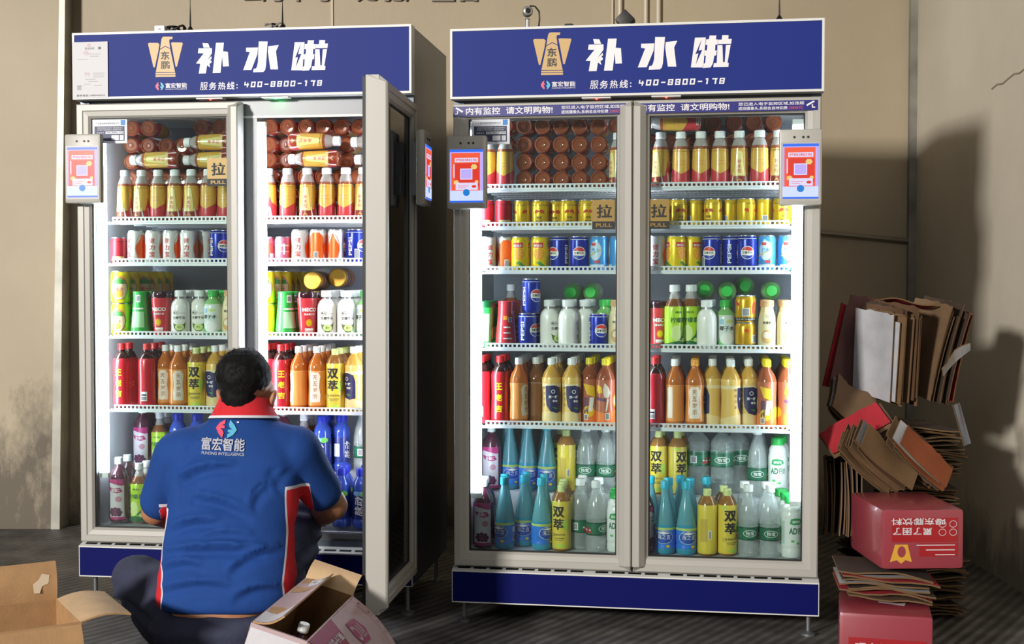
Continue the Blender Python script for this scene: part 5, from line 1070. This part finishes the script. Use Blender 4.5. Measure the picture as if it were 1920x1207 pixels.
# shirt
bm = bmesh.new()
loft(bm, [((-.913, 4.135, .196), .200, .135), ((-.912, 4.132, .215), .213, .142), ((-.900, 4.135, .29), .219, .14), ((-.899, 4.135, .365), .208, .125), ((-.897, 4.155, .444), .205, .12), ((-.890, 4.175, .523), .209, .12), ((-.888, 4.19, .603), .211, .115), ((-.884, 4.20, .668), .205, .11), ((-.874, 4.21, .715), .190, .10), ((-.869, 4.222, .752), .150, .085), ((-.868, 4.228, .786), .092, .072), ((-.866, 4.23, .803), .076, .068)], 40, 2.3)
slR, slL = Vector((-.630, 4.295, .535)), Vector((-1.150, 4.268, .508))
capsule(bm, (-.745, 4.215, .685), .085, shR + Vector((.0, 0, -.01)), .084); capsule(bm, shR, .086, slR, .070)
capsule(bm, (-1.02, 4.21, .675), .085, shL, .082); capsule(bm, shL, .082, slL, .064)
shirt = fuse(bm, .0085, 5)
# cloth folds across the back and at the armpits: real relief in the surface
folds = [((-1.07, .60), (-.86, .655), .012, .016), ((-1.03, .56), (-.80, .50), .011, .014), ((-1.08, .45), (-.90, .485), .012, .014), ((-.74, .60), (-.82, .53), .011, .014), ((-1.09, .385), (-.76, .40), .015, .016), ((-1.10, .33), (-.95, .36), .012, .014), ((-.72, .40), (-.88, .335), .012, .014), ((-1.10, .27), (-.86, .30), .010, .014), ((-.71, .28), (-.86, .26), .009, .014), ((-1.04, .64), (-1.01, .52), .010, .013), ((-.72, .64), (-.75, .56), .008, .013), ((-.98, .43), (-.80, .44), .008, .013), ((-.95, .72), (-1.06, .64), .008, .014)]
def segd(p, a, b_):
    a, b_, p = Vector(a), Vector(b_), Vector(p); t = max(0, min(1, (p - a).dot(b_ - a) / (b_ - a).length_squared))
    q_ = a.lerp(b_, t); sag = .02 * math.sin(PI * t); q_.y += sag
    return (p - q_).y, (p - q_).length, math.sin(PI * t) ** .6
shirt.update()
nrm = [v.normal.copy() for v in shirt.vertices]
for v, n_ in zip(shirt.vertices, nrm):
    if n_.y < .2:
        d_ = 0
        for a, b_, amp, wd in folds:
            dy, dl, tp = segd((v.co.x, v.co.z), a, b_)
            d_ += 1.45 * amp * tp * (math.exp(-(dl / wd) ** 2) * (1 if dy > 0 else .55) - .75 * math.exp(-(((v.co.z - .018 - dy * 0) and (dl - .022)) / wd) ** 2) * (1 if dy < 0 else 0))
        d_ += .004 * noise.noise(Vector((v.co.x * 9, v.co.y * 9, v.co.z * 14)))
        v.co += n_ * d_
shirt.update()
shirt.materials.append(SHIRTM)
# red side panels run from armpit to hem with a white edge
def side_k(c):
    edge_r = -.708 - .003 * math.sin((c.z - .2) * 22); edge_l = -1.093 + .006 * math.sin((c.z - .2) * 26)
    k_ = max(c.x - edge_r, edge_l - c.x)
    return min(k_, (.57 - c.z) * .5) if c.x > -.9 else min(k_, (.50 - c.z) * .5)
att = shirt.attributes.new('panel', 'FLOAT', 'POINT')
vals = []
for v in shirt.vertices:
    k_ = side_k(v.co)
    if abs(v.co.x + .89) > .245 and v.co.z > .44: k_ = -.03
    vals.append(max(-.03, k_))
att.data.foreach_set('value', vals)
bv = BVHTree.FromPolygons([v.co.copy() for v in shirt.vertices], [tuple(p_.vertices) for p_ in shirt.polygons])
worn('polo_shirt', shirt)
mb = MB()
def on_back(shape, m, off=.0045, tilt=-.03):
    bm = flat_bm(shape); cut(bm, 0, .012); cut(bm, 1, .012); bm.verts.index_update(); vs = []
    for p_ in bm.verts:
        x, z = p_.co.x, p_.co.y + tilt * (p_.co.x + .89)
        hit = bv.ray_cast(Vector((x, 3.5, z)), Vector((0, 1, 0)))
        y = hit[0].y if hit[0] else 4.1
        vs.append((x, y - off, z))
    mb.add(vs, [[q_.index for q_ in f_.verts] for f_ in bm.faces], m); bm.free()
GREYP = mat('shirt_print_grey', '#b9b9c4', .7); REDP = mat('shirt_logo_pink', '#e2546c', .7); CYP = mat('shirt_logo_cyan', '#57b3d2', .7)
on_back(text_in('富宏智能', -.977, .692, -.838, .731, .03), GREYP); on_back(text_in('FUHONG INTELLIGENCE', -.975, .679, -.838, .688, .01), GREYP)
lg = [(-.005, .029), (-.022, .018), (-.031, .002), (-.022, -.014), (-.009, -.029), (-.006, -.014), (-.009, -.006), (-.017, .001), (-.005, .002), (-.005, .009), (-.013, .011), (-.005, .016)]
on_back([(-.903 + a * 1.12, .757 + c * .95) for a, c in lg], REDP); on_back([(-.903 - a * 1.12, .757 - c * .95) for a, c in lg], CYP); on_back(ELL(-.868, .778, .004, .0025, 10), WHITEP)
worn('shirt_print', mb.build('shirt_print'))
# collar: stand-up knit band with a white line
def band(name, secs, m, thick=.006):
    mb = MB(); n = 36; vs = []
    for c, a, b_, tl in secs:
        for j in range(n):
            t = 2 * PI * j / n
            vs.append((c[0] + a * math.cos(t), c[1] + b_ * math.sin(t), c[2] + tl * math.sin(t)))
    k = len(secs)
    mb.add(vs, [(i * n + j, i * n + (j + 1) % n, (i + 1) * n + (j + 1) % n, (i + 1) * n + j) for i in range(k - 1) for j in range(n)], m, True)
    return mb.build(name)
cc = lambda dz, dy=0: (-.8655, 4.232 + dy, .80 + dz)
col = worn('collar', band('collar', [(cc(-.012), .108, .094, -.012), (cc(.0), .101, .089, -.012), (cc(.028), .086, .078, -.014), (cc(.043), .079, .072, -.015), (cc(.040), .074, .068, -.015), (cc(.01), .072, .066, -.015)], CRED))
worn('collar_stripe', band('collar_stripe', [(cc(-.020), .113, .099, -.012), (cc(-.0185), .1145, .1005, -.012), (cc(-.0115), .1095, .0955, -.012), (cc(-.012), .107, .094, -.012)], PIPING))
# trousers and shoes
bm = bmesh.new()
loft(bm, [((-.94, 4.14, .045), .15, .12), ((-.94, 4.135, .09), .195, .155), ((-.935, 4.13, .14), .21, .165), ((-.925, 4.132, .178), .205, .155), ((-.92, 4.135, .19), .19, .14)], 32)
for h_, k_, a_, r in ((hipR, knR, anR, .0), (hipL, knL, anL, .008)):
    capsule(bm, h_, .112, k_, .078 + r); capsule(bm, k_, .077 + r, a_ + Vector((0, 0, .035)), .062 + r)
tr = fuse(bm, .0085, 4); tr.update()
for v, n_ in zip(tr.vertices, [v.normal.copy() for v in tr.vertices]):
    v.co += n_ * (.007 * noise.noise(v.co * 13) + .005 * math.sin(v.co.z * 95 + 6 * noise.noise(v.co * 7)) * (1 if v.co.x < -1.12 or v.co.x > -.78 else .2))
tr.materials.append(NAVYC); worn('trousers', tr)
for a_, ya in ((anR, (0.12, 1, 0)), (anL, (-.5, 1, 0))):
    bm = bmesh.new(); d_ = Vector(ya).normalized(); b0 = Vector((a_.x, a_.y, .042))
    capsule(bm, b0 - d_ * .03, .038, b0 + d_ * .15, .034); capsule(bm, b0 + Vector((0, 0, .03)), .045, b0 + d_ * .05, .040)
    for v in bm.verts: v.co.z = max(v.co.z, .002)
    sh = fuse(bm, .008, 2); sh.materials.append(SHOE); worn('shoe', sh)
# hair: a cap of short hair with separate tufts standing out of it
bm = bmesh.new()
ellipsoid(bm, HD + Vector((-.004, -.012, .034)), (.089, .104, .086)); ellipsoid(bm, HD + Vector((-.010, -.044, -.022)), (.060, .054, .062))
bmesh.ops.bisect_plane(bm, geom=list(bm.verts) + list(bm.edges) + list(bm.faces), plane_co=HD + Vector((0, .055, 0)), plane_no=Vector((0, 1, .35)), clear_outer=True)
bmesh.ops.holes_fill(bm, edges=[e_ for e_ in bm.edges if e_.is_boundary])
hr = fuse(bm, .007, 2)
for v in hr.vertices: v.co += v.normal * .004 * noise.noise(v.co * 60)
hr.materials.append(HAIR)
rng = random.Random(3); vs = []; fs = []
pts = [(v.co.copy(), v.normal.copy()) for v in hr.vertices]
for i in range(5200):
    c, n_ = rng.choice(pts)
    if n_.y > .9 or (c - HD).z < -.075: continue
    bald = (c - HD - Vector((-.035, -.085, .055))).length < .03
    if bald and rng.random() < .8: continue
    L0 = 1.25
    low = max(0, min(1, ((c - HD).z + .08) / .10))
    d_ = Vector((rng.uniform(-.5, .5), rng.uniform(-.5, .3), rng.uniform(-.4, .2) - .6))
    d_ = (d_ - n_ * d_.dot(n_) + n_ * rng.uniform(.10, .30)).normalized()
    t_ = n_.cross(d_)
    t_ = (t_.normalized() if t_.length > .01 else Vector((1, 0, 0))) * .0009
    L_ = rng.uniform(.006, .016) * (.35 + .65 * low)
    o_ = len(vs); vs += [c - t_ - n_ * .002, c + t_ - n_ * .002, c + d_ * L_]; fs.append((o_, o_ + 1, o_ + 2))
hairo = worn('hair', hr)
m_ = bpy.data.meshes.new('hair_tuft'); m_.from_pydata([tuple(v) for v in vs], [], fs); m_.materials.append(HAIR)
worn('hair_tuft', m_, hairo)

# ------------------------------------------------------------------ open cartons
def card(name, col, amt=.12): return mat(name, col, .8, noise_amt=amt, noise_scale=14, bump=.05, bump_scale=120)
KRAFT = card('kraft_board', '#b58d62'); KRAFTIN = card('kraft_board_inside', '#a67f55'); KPALE = card('kraft_pale', '#cfae86')
def open_box(name, label, M_, W, L, H, t, outer, inner, flaps, extra=None):
    e = bpy.data.objects.new(name, None); COL.objects.link(e); e.matrix_world = M_
    tag(e, label, 'box')
    mb = MB(); w, l = W / 2, L / 2
    def wall(x0, y0, x1, y1, nm=None):
        mb.box(x0, y0, 0, x1, y1, H, outer)
    wall(-w, -l, -w + t, l); wall(w - t, -l, w, l); wall(-w + t, -l, w - t, -l + t); wall(-w + t, l - t, w - t, l)
    mb.box(-w + t, -l + t, 0, w - t, l - t, t, inner)
    for b_ in ((-w + t, -l + t, t, -w + t + .0008, l - t, H), (w - t - .0008, -l + t, t, w - t, l - t, H), (-w + t, -l + t, t, w - t, -l + t + .0008, H), (-w + t, l - t - .0008, t, w - t, l - t, H)): mb.box(*b_, inner)
    link('box_body', mb.build('box_body'), e)
    for side, ln, ang, fo, fi, deco in flaps:
        wd = L if side in 'LR' else W
        mb = MB(); n = 6
        jag = 0
        # a slightly bowed panel hinged at the rim; local x along the rim, local z away from it
        vs = []
        for yy in (0, t):
            for i in range(n + 1):
                z = ln * i / n; bow = .012 * math.sin(PI * i / n)
                for x in (-wd / 2 + .003, -wd / 4, 0, wd / 4, wd / 2 - .003): vs.append((x, yy - bow, z))
        m5 = 5; off = (n + 1) * m5; fo_f = []; fi_f = []; ed = []
        for i in range(n):
            for j in range(4):
                a = i * m5 + j; fo_f.append((a, a + 1, a + m5 + 1, a + m5)); fi_f.append((off + a + 1, off + a, off + a + m5, off + a + m5 + 1))
            ed.append((i * m5, (i + 1) * m5, off + (i + 1) * m5, off + i * m5)); ed.append((off + i * m5 + 4, off + (i + 1) * m5 + 4, (i + 1) * m5 + 4, i * m5 + 4))
        for j in range(4): ed.append((n * m5 + j, n * m5 + j + 1, off + n * m5 + j + 1, off + n * m5 + j))
        mb.add(vs, fo_f, fo, True); mb.add(vs, fi_f, fi, True); mb.add(vs, ed, KRAFT)
        if deco: deco(mb, wd, ln, t)
        rz = {'B': 0, 'F': PI, 'R': -PI / 2, 'L': PI / 2}[side]
        px_, py_ = {'B': (0, l - t), 'F': (0, -l + t), 'R': (w - t, 0), 'L': (-w + t, 0)}[side]
        o = link('flap', mb.build('flap'), e)
        o.matrix_local = Matrix.Translation((px_, py_, H)) @ Matrix.Rotation(rz, 4, 'Z') @ Matrix.Rotation(-math.radians(ang), 4, 'X')
    return e
def tape_spot(cx, cz, in_side):
    def f(mb, wd, ln, t):
        y = -.0125 if in_side else t + .001
        sh = [(cx - .02, cz - .03), (cx - .004, cz - .032), (cx + .004, cz - .012), (cx + .022, cz - .006), (cx + .026, cz + .018), (cx + .004, cz + .024), (cx - .006, cz + .008), (cx - .022, cz - .004)]
        bm = flat_bm(sh); bm.verts.index_update(); vs = [(p_.co.x, y, p_.co.y) for p_ in bm.verts]; mb.add(vs, [[q_.index for q_ in f_.verts] for f_ in bm.faces], mat('torn_paper', '#d9c6aa', .8)); bm.free()
    return f
open_box('open_carton', 'open empty brown carton with raised flaps by the floor edge', Matrix.Translation((-1.455, 3.617, 0)) @ Matrix.Rotation(math.radians(31), 4, 'Z'), .44, .31, .285, .005, KRAFT, KRAFTIN,
    [('B', .112, 8, KRAFT, KRAFT, tape_spot(.17, .055, True)), ('R', .14, 88, KPALE, KPALE, None), ('F', .112, 158, KRAFT, KRAFT, None), ('L', .14, 110, KPALE, KPALE, None)])
PKB = card('pink_board', '#b9a0a2', .08); MAR = mat('carton_maroon', '#8f2f52', .7); MAR2 = mat('carton_logo_maroon', '#a04066', .7); WB = card('white_board', '#cfccd0', .08); BRI = card('carton_inside', '#8a6640'); GREENP = mat('carton_green', '#2f6a4c', .7)
def deco_right(mb, wd, ln, t):
    def put(shape, m, dy=0, text=False):
        bm = flat_bm(shape); cut(bm, 1, .03); bm.verts.index_update(); vs = []
        for p_ in bm.verts:
            bow = .012 * math.sin(PI * max(0, min(1, p_.co.y / ln))); vs.append((p_.co.x, -bow - .0022 - dy, p_.co.y))
        fs_ = [[q_.index for q_ in f_.verts] for f_ in bm.faces]; mb.add(vs, fs_, m); bm.free()
    h = wd / 2
    put([(h - .006, .004), (.02, .004), (.13, ln - .004), (h - .006, ln - .004)], MAR)
    put(text_in('果汁饮料', h - .20, .045, h - .06, .072, .02), WB, .0008); put(text_in('葡萄汁', h - .17, .085, h - .07, .11, .02), WB, .0008)
    put(RING(h - .07, .145, .03, .022, .004), WB, .0008)
    put([(-.10, .050), (-.02, .045), (-.005, .09), (-.02, .125), (-.09, .13), (-.115, .095)], MAR2); put(text_in('葡萄', -.095, .065, -.055, .115, .02), PKB, .0008); put(text_in('C', -.050, .06, -.018, .115, .03), PKB, .0008)
    put(R4(-h + .05, .004, -h + .052, ln - .004), MAR2)
    for z in (.03, .07, .11, .15): put(ELL(-h + .028, z, .004, .004, 8), MAR2)
def deco_left(mb, wd, ln, t):
    y = -.0135
    for sh, m_, dy in (([(wd / 2 - .004, .003), (wd / 2 - .004, ln - .004), (wd / 2 - .15, ln - .004), (wd / 2 - .12, ln * .6), (wd / 2 - .09, ln * .45), (wd / 2 - .11, .003)], WB, 0), ([(wd / 2 - .115, .01), (wd / 2 - .09, .04), (wd / 2 - .13, .06), (wd / 2 - .17, .03), (wd / 2 - .16, .004)], KRAFT, 0), ([(-wd / 2 + .02, ln * .3), (-wd / 2 + .09, ln * .35), (-wd / 2 + .10, ln - .006), (-wd / 2 + .02, ln - .006)], WB, 0), (R4(-wd / 2 + .032, ln * .7, -wd / 2 + .06, ln * .92), GREENP, -.0006), (ELL(-wd / 2 + .05, ln * .5, .012, .010), mat('carton_grey', '#8d8a8c', .7), -.0006), ([(-wd / 2 + .11, 0.005), (-wd / 2 + .19, .005), (-wd / 2 + .16, ln * .5), (-wd / 2 + .12, ln * .7)], KRAFT, 0), ([(-wd / 2, 0.005), (-wd / 2 + .07, .005), (-wd / 2 + .06, ln * .3), (-wd / 2, ln * .3)], KRAFT, 0)):
        bm = flat_bm(sh); cut(bm, 1, .02); bm.verts.index_update()
        mb.add([(-p_.co.x, t + .0012 - dy - .012 * math.sin(PI * max(0, min(1, p_.co.y / ln))), p_.co.y) for p_ in bm.verts], [[q_.index for q_ in f_.verts] for f_ in bm.faces], m_); bm.free()
MPINK = Matrix.Translation((-.672, 3.80, .035)) @ Matrix.Rotation(math.radians(-7), 4, 'Z') @ Matrix.Rotation(math.radians(17), 4, 'Y')
open_box('juice_carton', 'open pinkish juice carton leaning beside the crouching person', MPINK, .165, .52, .25, .005, PKB, BRI,
    [('L', .09, -62, PKB, PKB, deco_left), ('B', .08, 48, KPALE, KRAFT, None), ('R', .20, 120, PKB, PKB, deco_right), ('F', .14, 172, WB, WB, None)])
place('grape', MPINK, (.035, -.13, .006), Matrix.Rotation(0, 4, 'Z'), 'dark grape juice bottle standing inside the pinkish carton', None)

# ------------------------------------------------------------------ flattened cardboard and red cartons in the corner
CB_ = {c: card('board_' + c, h) for c, h in (('brown', '#5a3f2a'), ('dark', '#3a2c23'), ('tan', '#6b5134'), ('white', '#a9a8ac'), ('red', '#a01a28'), ('pink', '#75504f'), ('orange', '#80401e'), ('grey', '#66656a'), ('kraft', '#6e553c'))}  # board colours darkened so the heap carries the corner's shade
STRAP = mat('twine', '#b8a890', .7)
def sheet(parent, w, h, t, cols, at, bend=.02, seed=0, curl=0.0):
    """a piece of corrugated board in the bundle's x-z plane, bowed, with an uneven top edge"""
    rg = random.Random(seed); n = 10; k = 5; mb = MB(); vs = []
    jag = [rg.uniform(-.004, .004) for _ in range(n + 1)]
    for yy in (0, t):
        for i in range(n + 1):
            for j in range(k + 1):
                u, v_ = i / n, j / k
                x = (u - .5) * w; z = (v_ - .5) * h + (jag[i] * v_)
                y = yy + bend * math.sin(PI * u) + curl * v_ * v_ + .006 * math.sin(7 * u + seed) * v_
                vs.append((x, y, z))
    o_ = (n + 1) * (k + 1); ix = lambda i, j: i * (k + 1) + j
    f1 = []; f2 = []; e_ = []
    for i in range(n):
        for j in range(k):
            f1.append((ix(i, j), ix(i + 1, j), ix(i + 1, j + 1), ix(i, j + 1))); f2.append((o_ + ix(i + 1, j), o_ + ix(i, j), o_ + ix(i, j + 1), o_ + ix(i + 1, j + 1)))
        e_.append((ix(i + 1, 0), ix(i, 0), o_ + ix(i, 0), o_ + ix(i + 1, 0))); e_.append((ix(i, k), ix(i + 1, k), o_ + ix(i + 1, k), o_ + ix(i, k)))
    for j in range(k):
        e_.append((ix(0, j), ix(0, j + 1), o_ + ix(0, j + 1), o_ + ix(0, j))); e_.append((ix(n, j + 1), ix(n, j), o_ + ix(n, j), o_ + ix(n, j + 1)))
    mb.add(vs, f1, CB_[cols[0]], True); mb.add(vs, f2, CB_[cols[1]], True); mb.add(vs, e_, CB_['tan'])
    # a printed patch or a flap line on the outer face
    me = mb.build('sheet', 50)
    return link('sheet', me, parent, at)
def bundle(label, loc, rot, w, h, pitch, cols, seed, strap=True, bend=.02, name='cardboard_bundle', cat='cardboard', curl=0.0):
    from mathutils import Euler
    e = bpy.data.objects.new(name, None); COL.objects.link(e)
    e.matrix_world = Matrix.Translation(loc) @ Euler(tuple(math.radians(a) for a in rot)).to_matrix().to_4x4()
    tag(e, label, cat, 'flattened cardboard in the corner'); rg = random.Random(seed); n = len(cols)
    for i, c in enumerate(cols):
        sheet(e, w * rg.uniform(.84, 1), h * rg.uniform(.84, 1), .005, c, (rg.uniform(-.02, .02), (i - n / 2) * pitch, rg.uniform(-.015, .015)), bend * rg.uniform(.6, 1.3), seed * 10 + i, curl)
    if strap:
        mb = MB(); d = n * pitch / 2 + .012
        for z in (-h * .2, ):
            mb.tube([(-w * .51, -d, z), (0, -d + bend * .0, z), (w * .51, -d, z), (w * .52, 0, z), (w * .51, d + bend, z), (0, d + bend * 1.4, z), (-w * .51, d + bend, z), (-w * .52, 0, z)], .003, STRAP, 6, True)
        link('twine', mb.build('twine'), e)
    return e
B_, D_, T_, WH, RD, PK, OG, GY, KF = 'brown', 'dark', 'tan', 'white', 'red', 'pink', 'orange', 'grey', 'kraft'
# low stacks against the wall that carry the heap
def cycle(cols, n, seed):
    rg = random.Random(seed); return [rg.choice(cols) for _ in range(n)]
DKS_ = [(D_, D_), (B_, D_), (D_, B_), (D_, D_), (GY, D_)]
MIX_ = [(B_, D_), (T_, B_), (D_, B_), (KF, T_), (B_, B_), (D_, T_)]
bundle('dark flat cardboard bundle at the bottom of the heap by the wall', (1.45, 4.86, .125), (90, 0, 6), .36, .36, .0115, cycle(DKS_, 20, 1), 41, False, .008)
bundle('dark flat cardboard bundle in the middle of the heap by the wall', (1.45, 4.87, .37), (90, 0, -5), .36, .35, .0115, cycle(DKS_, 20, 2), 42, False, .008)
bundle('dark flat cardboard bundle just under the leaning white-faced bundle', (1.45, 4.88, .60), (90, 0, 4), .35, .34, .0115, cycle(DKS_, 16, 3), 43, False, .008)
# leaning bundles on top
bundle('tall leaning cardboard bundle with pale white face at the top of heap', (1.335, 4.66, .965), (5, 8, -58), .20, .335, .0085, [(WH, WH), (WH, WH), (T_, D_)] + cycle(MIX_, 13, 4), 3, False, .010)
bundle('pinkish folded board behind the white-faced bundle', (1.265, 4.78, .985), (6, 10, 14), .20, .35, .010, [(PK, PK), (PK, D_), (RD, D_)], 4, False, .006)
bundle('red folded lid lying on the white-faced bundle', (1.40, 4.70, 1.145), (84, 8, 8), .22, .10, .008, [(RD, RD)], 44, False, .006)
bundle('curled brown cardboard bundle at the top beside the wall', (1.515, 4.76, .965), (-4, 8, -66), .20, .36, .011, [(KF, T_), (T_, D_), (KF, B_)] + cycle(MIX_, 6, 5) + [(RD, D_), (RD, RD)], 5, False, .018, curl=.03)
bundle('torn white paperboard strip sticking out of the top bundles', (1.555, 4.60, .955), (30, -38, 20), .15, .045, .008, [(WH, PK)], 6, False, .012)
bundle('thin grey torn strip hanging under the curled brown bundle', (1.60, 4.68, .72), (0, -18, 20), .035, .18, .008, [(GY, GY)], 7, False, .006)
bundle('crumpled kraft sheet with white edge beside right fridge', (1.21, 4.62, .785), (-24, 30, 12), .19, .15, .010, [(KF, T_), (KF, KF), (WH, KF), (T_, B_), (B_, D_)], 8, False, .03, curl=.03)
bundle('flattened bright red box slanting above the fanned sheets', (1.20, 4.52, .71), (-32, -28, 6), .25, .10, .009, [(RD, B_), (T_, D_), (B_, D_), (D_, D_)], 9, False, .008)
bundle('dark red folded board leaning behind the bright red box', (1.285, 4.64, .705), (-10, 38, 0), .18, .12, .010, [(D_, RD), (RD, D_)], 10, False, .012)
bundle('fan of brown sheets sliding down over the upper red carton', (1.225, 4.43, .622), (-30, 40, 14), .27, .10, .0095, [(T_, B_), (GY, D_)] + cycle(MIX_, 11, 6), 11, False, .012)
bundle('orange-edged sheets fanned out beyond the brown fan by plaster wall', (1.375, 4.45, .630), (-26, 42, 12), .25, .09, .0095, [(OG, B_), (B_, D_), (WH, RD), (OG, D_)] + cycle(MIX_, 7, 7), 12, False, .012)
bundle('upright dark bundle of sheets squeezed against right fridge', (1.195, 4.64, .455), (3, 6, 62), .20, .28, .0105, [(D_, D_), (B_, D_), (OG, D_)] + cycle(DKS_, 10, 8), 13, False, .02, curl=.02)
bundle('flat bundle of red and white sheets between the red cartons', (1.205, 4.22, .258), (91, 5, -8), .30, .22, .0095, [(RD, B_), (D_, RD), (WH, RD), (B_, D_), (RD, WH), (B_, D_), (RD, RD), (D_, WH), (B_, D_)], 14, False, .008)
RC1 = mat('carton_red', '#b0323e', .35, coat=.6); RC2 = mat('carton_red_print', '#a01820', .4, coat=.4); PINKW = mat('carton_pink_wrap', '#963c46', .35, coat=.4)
def red_carton(label, M_, w, l, h, upside):
    e = bpy.data.objects.new('wrapped_carton', None); COL.objects.link(e); e.matrix_world = M_
    tag(e, label, 'box', 'red wrapped cartons')
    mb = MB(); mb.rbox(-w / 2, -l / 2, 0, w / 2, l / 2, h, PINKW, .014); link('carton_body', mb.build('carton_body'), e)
    mb = MB(); y = -l / 2 - .0008
    def q_(s, m_, k=1): decal_front(mb, s, m_, y - .0004 * k)
    X0, X1 = -w / 2 + .03, w / 2 - .02
    if upside:
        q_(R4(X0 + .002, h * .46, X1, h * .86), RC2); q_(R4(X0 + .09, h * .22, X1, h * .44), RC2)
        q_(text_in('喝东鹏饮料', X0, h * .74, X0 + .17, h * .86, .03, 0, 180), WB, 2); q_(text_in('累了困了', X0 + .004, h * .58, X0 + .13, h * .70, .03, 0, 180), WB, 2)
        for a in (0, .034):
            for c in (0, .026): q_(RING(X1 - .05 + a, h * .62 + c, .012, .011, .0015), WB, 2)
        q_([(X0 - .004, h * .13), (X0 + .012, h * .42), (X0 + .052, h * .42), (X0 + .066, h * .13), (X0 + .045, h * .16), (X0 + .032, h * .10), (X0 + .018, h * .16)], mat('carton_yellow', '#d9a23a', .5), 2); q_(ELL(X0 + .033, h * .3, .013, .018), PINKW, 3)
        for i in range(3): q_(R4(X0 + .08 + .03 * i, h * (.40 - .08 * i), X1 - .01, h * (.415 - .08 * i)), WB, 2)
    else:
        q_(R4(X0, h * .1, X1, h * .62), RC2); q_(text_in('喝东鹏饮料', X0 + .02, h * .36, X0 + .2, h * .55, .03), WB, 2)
        bm = flat_bm([(-.02, .0), (.06, -.03), (.075, .06), (.0, .05)]); bm.verts.index_update(); mb.add([(p_.co.x, p_.co.y, h + .0008) for p_ in bm.verts], [[v_.index for v_ in f_.verts] for f_ in bm.faces], WB); bm.free()
    link('carton_print', mb.build('carton_print'), e)
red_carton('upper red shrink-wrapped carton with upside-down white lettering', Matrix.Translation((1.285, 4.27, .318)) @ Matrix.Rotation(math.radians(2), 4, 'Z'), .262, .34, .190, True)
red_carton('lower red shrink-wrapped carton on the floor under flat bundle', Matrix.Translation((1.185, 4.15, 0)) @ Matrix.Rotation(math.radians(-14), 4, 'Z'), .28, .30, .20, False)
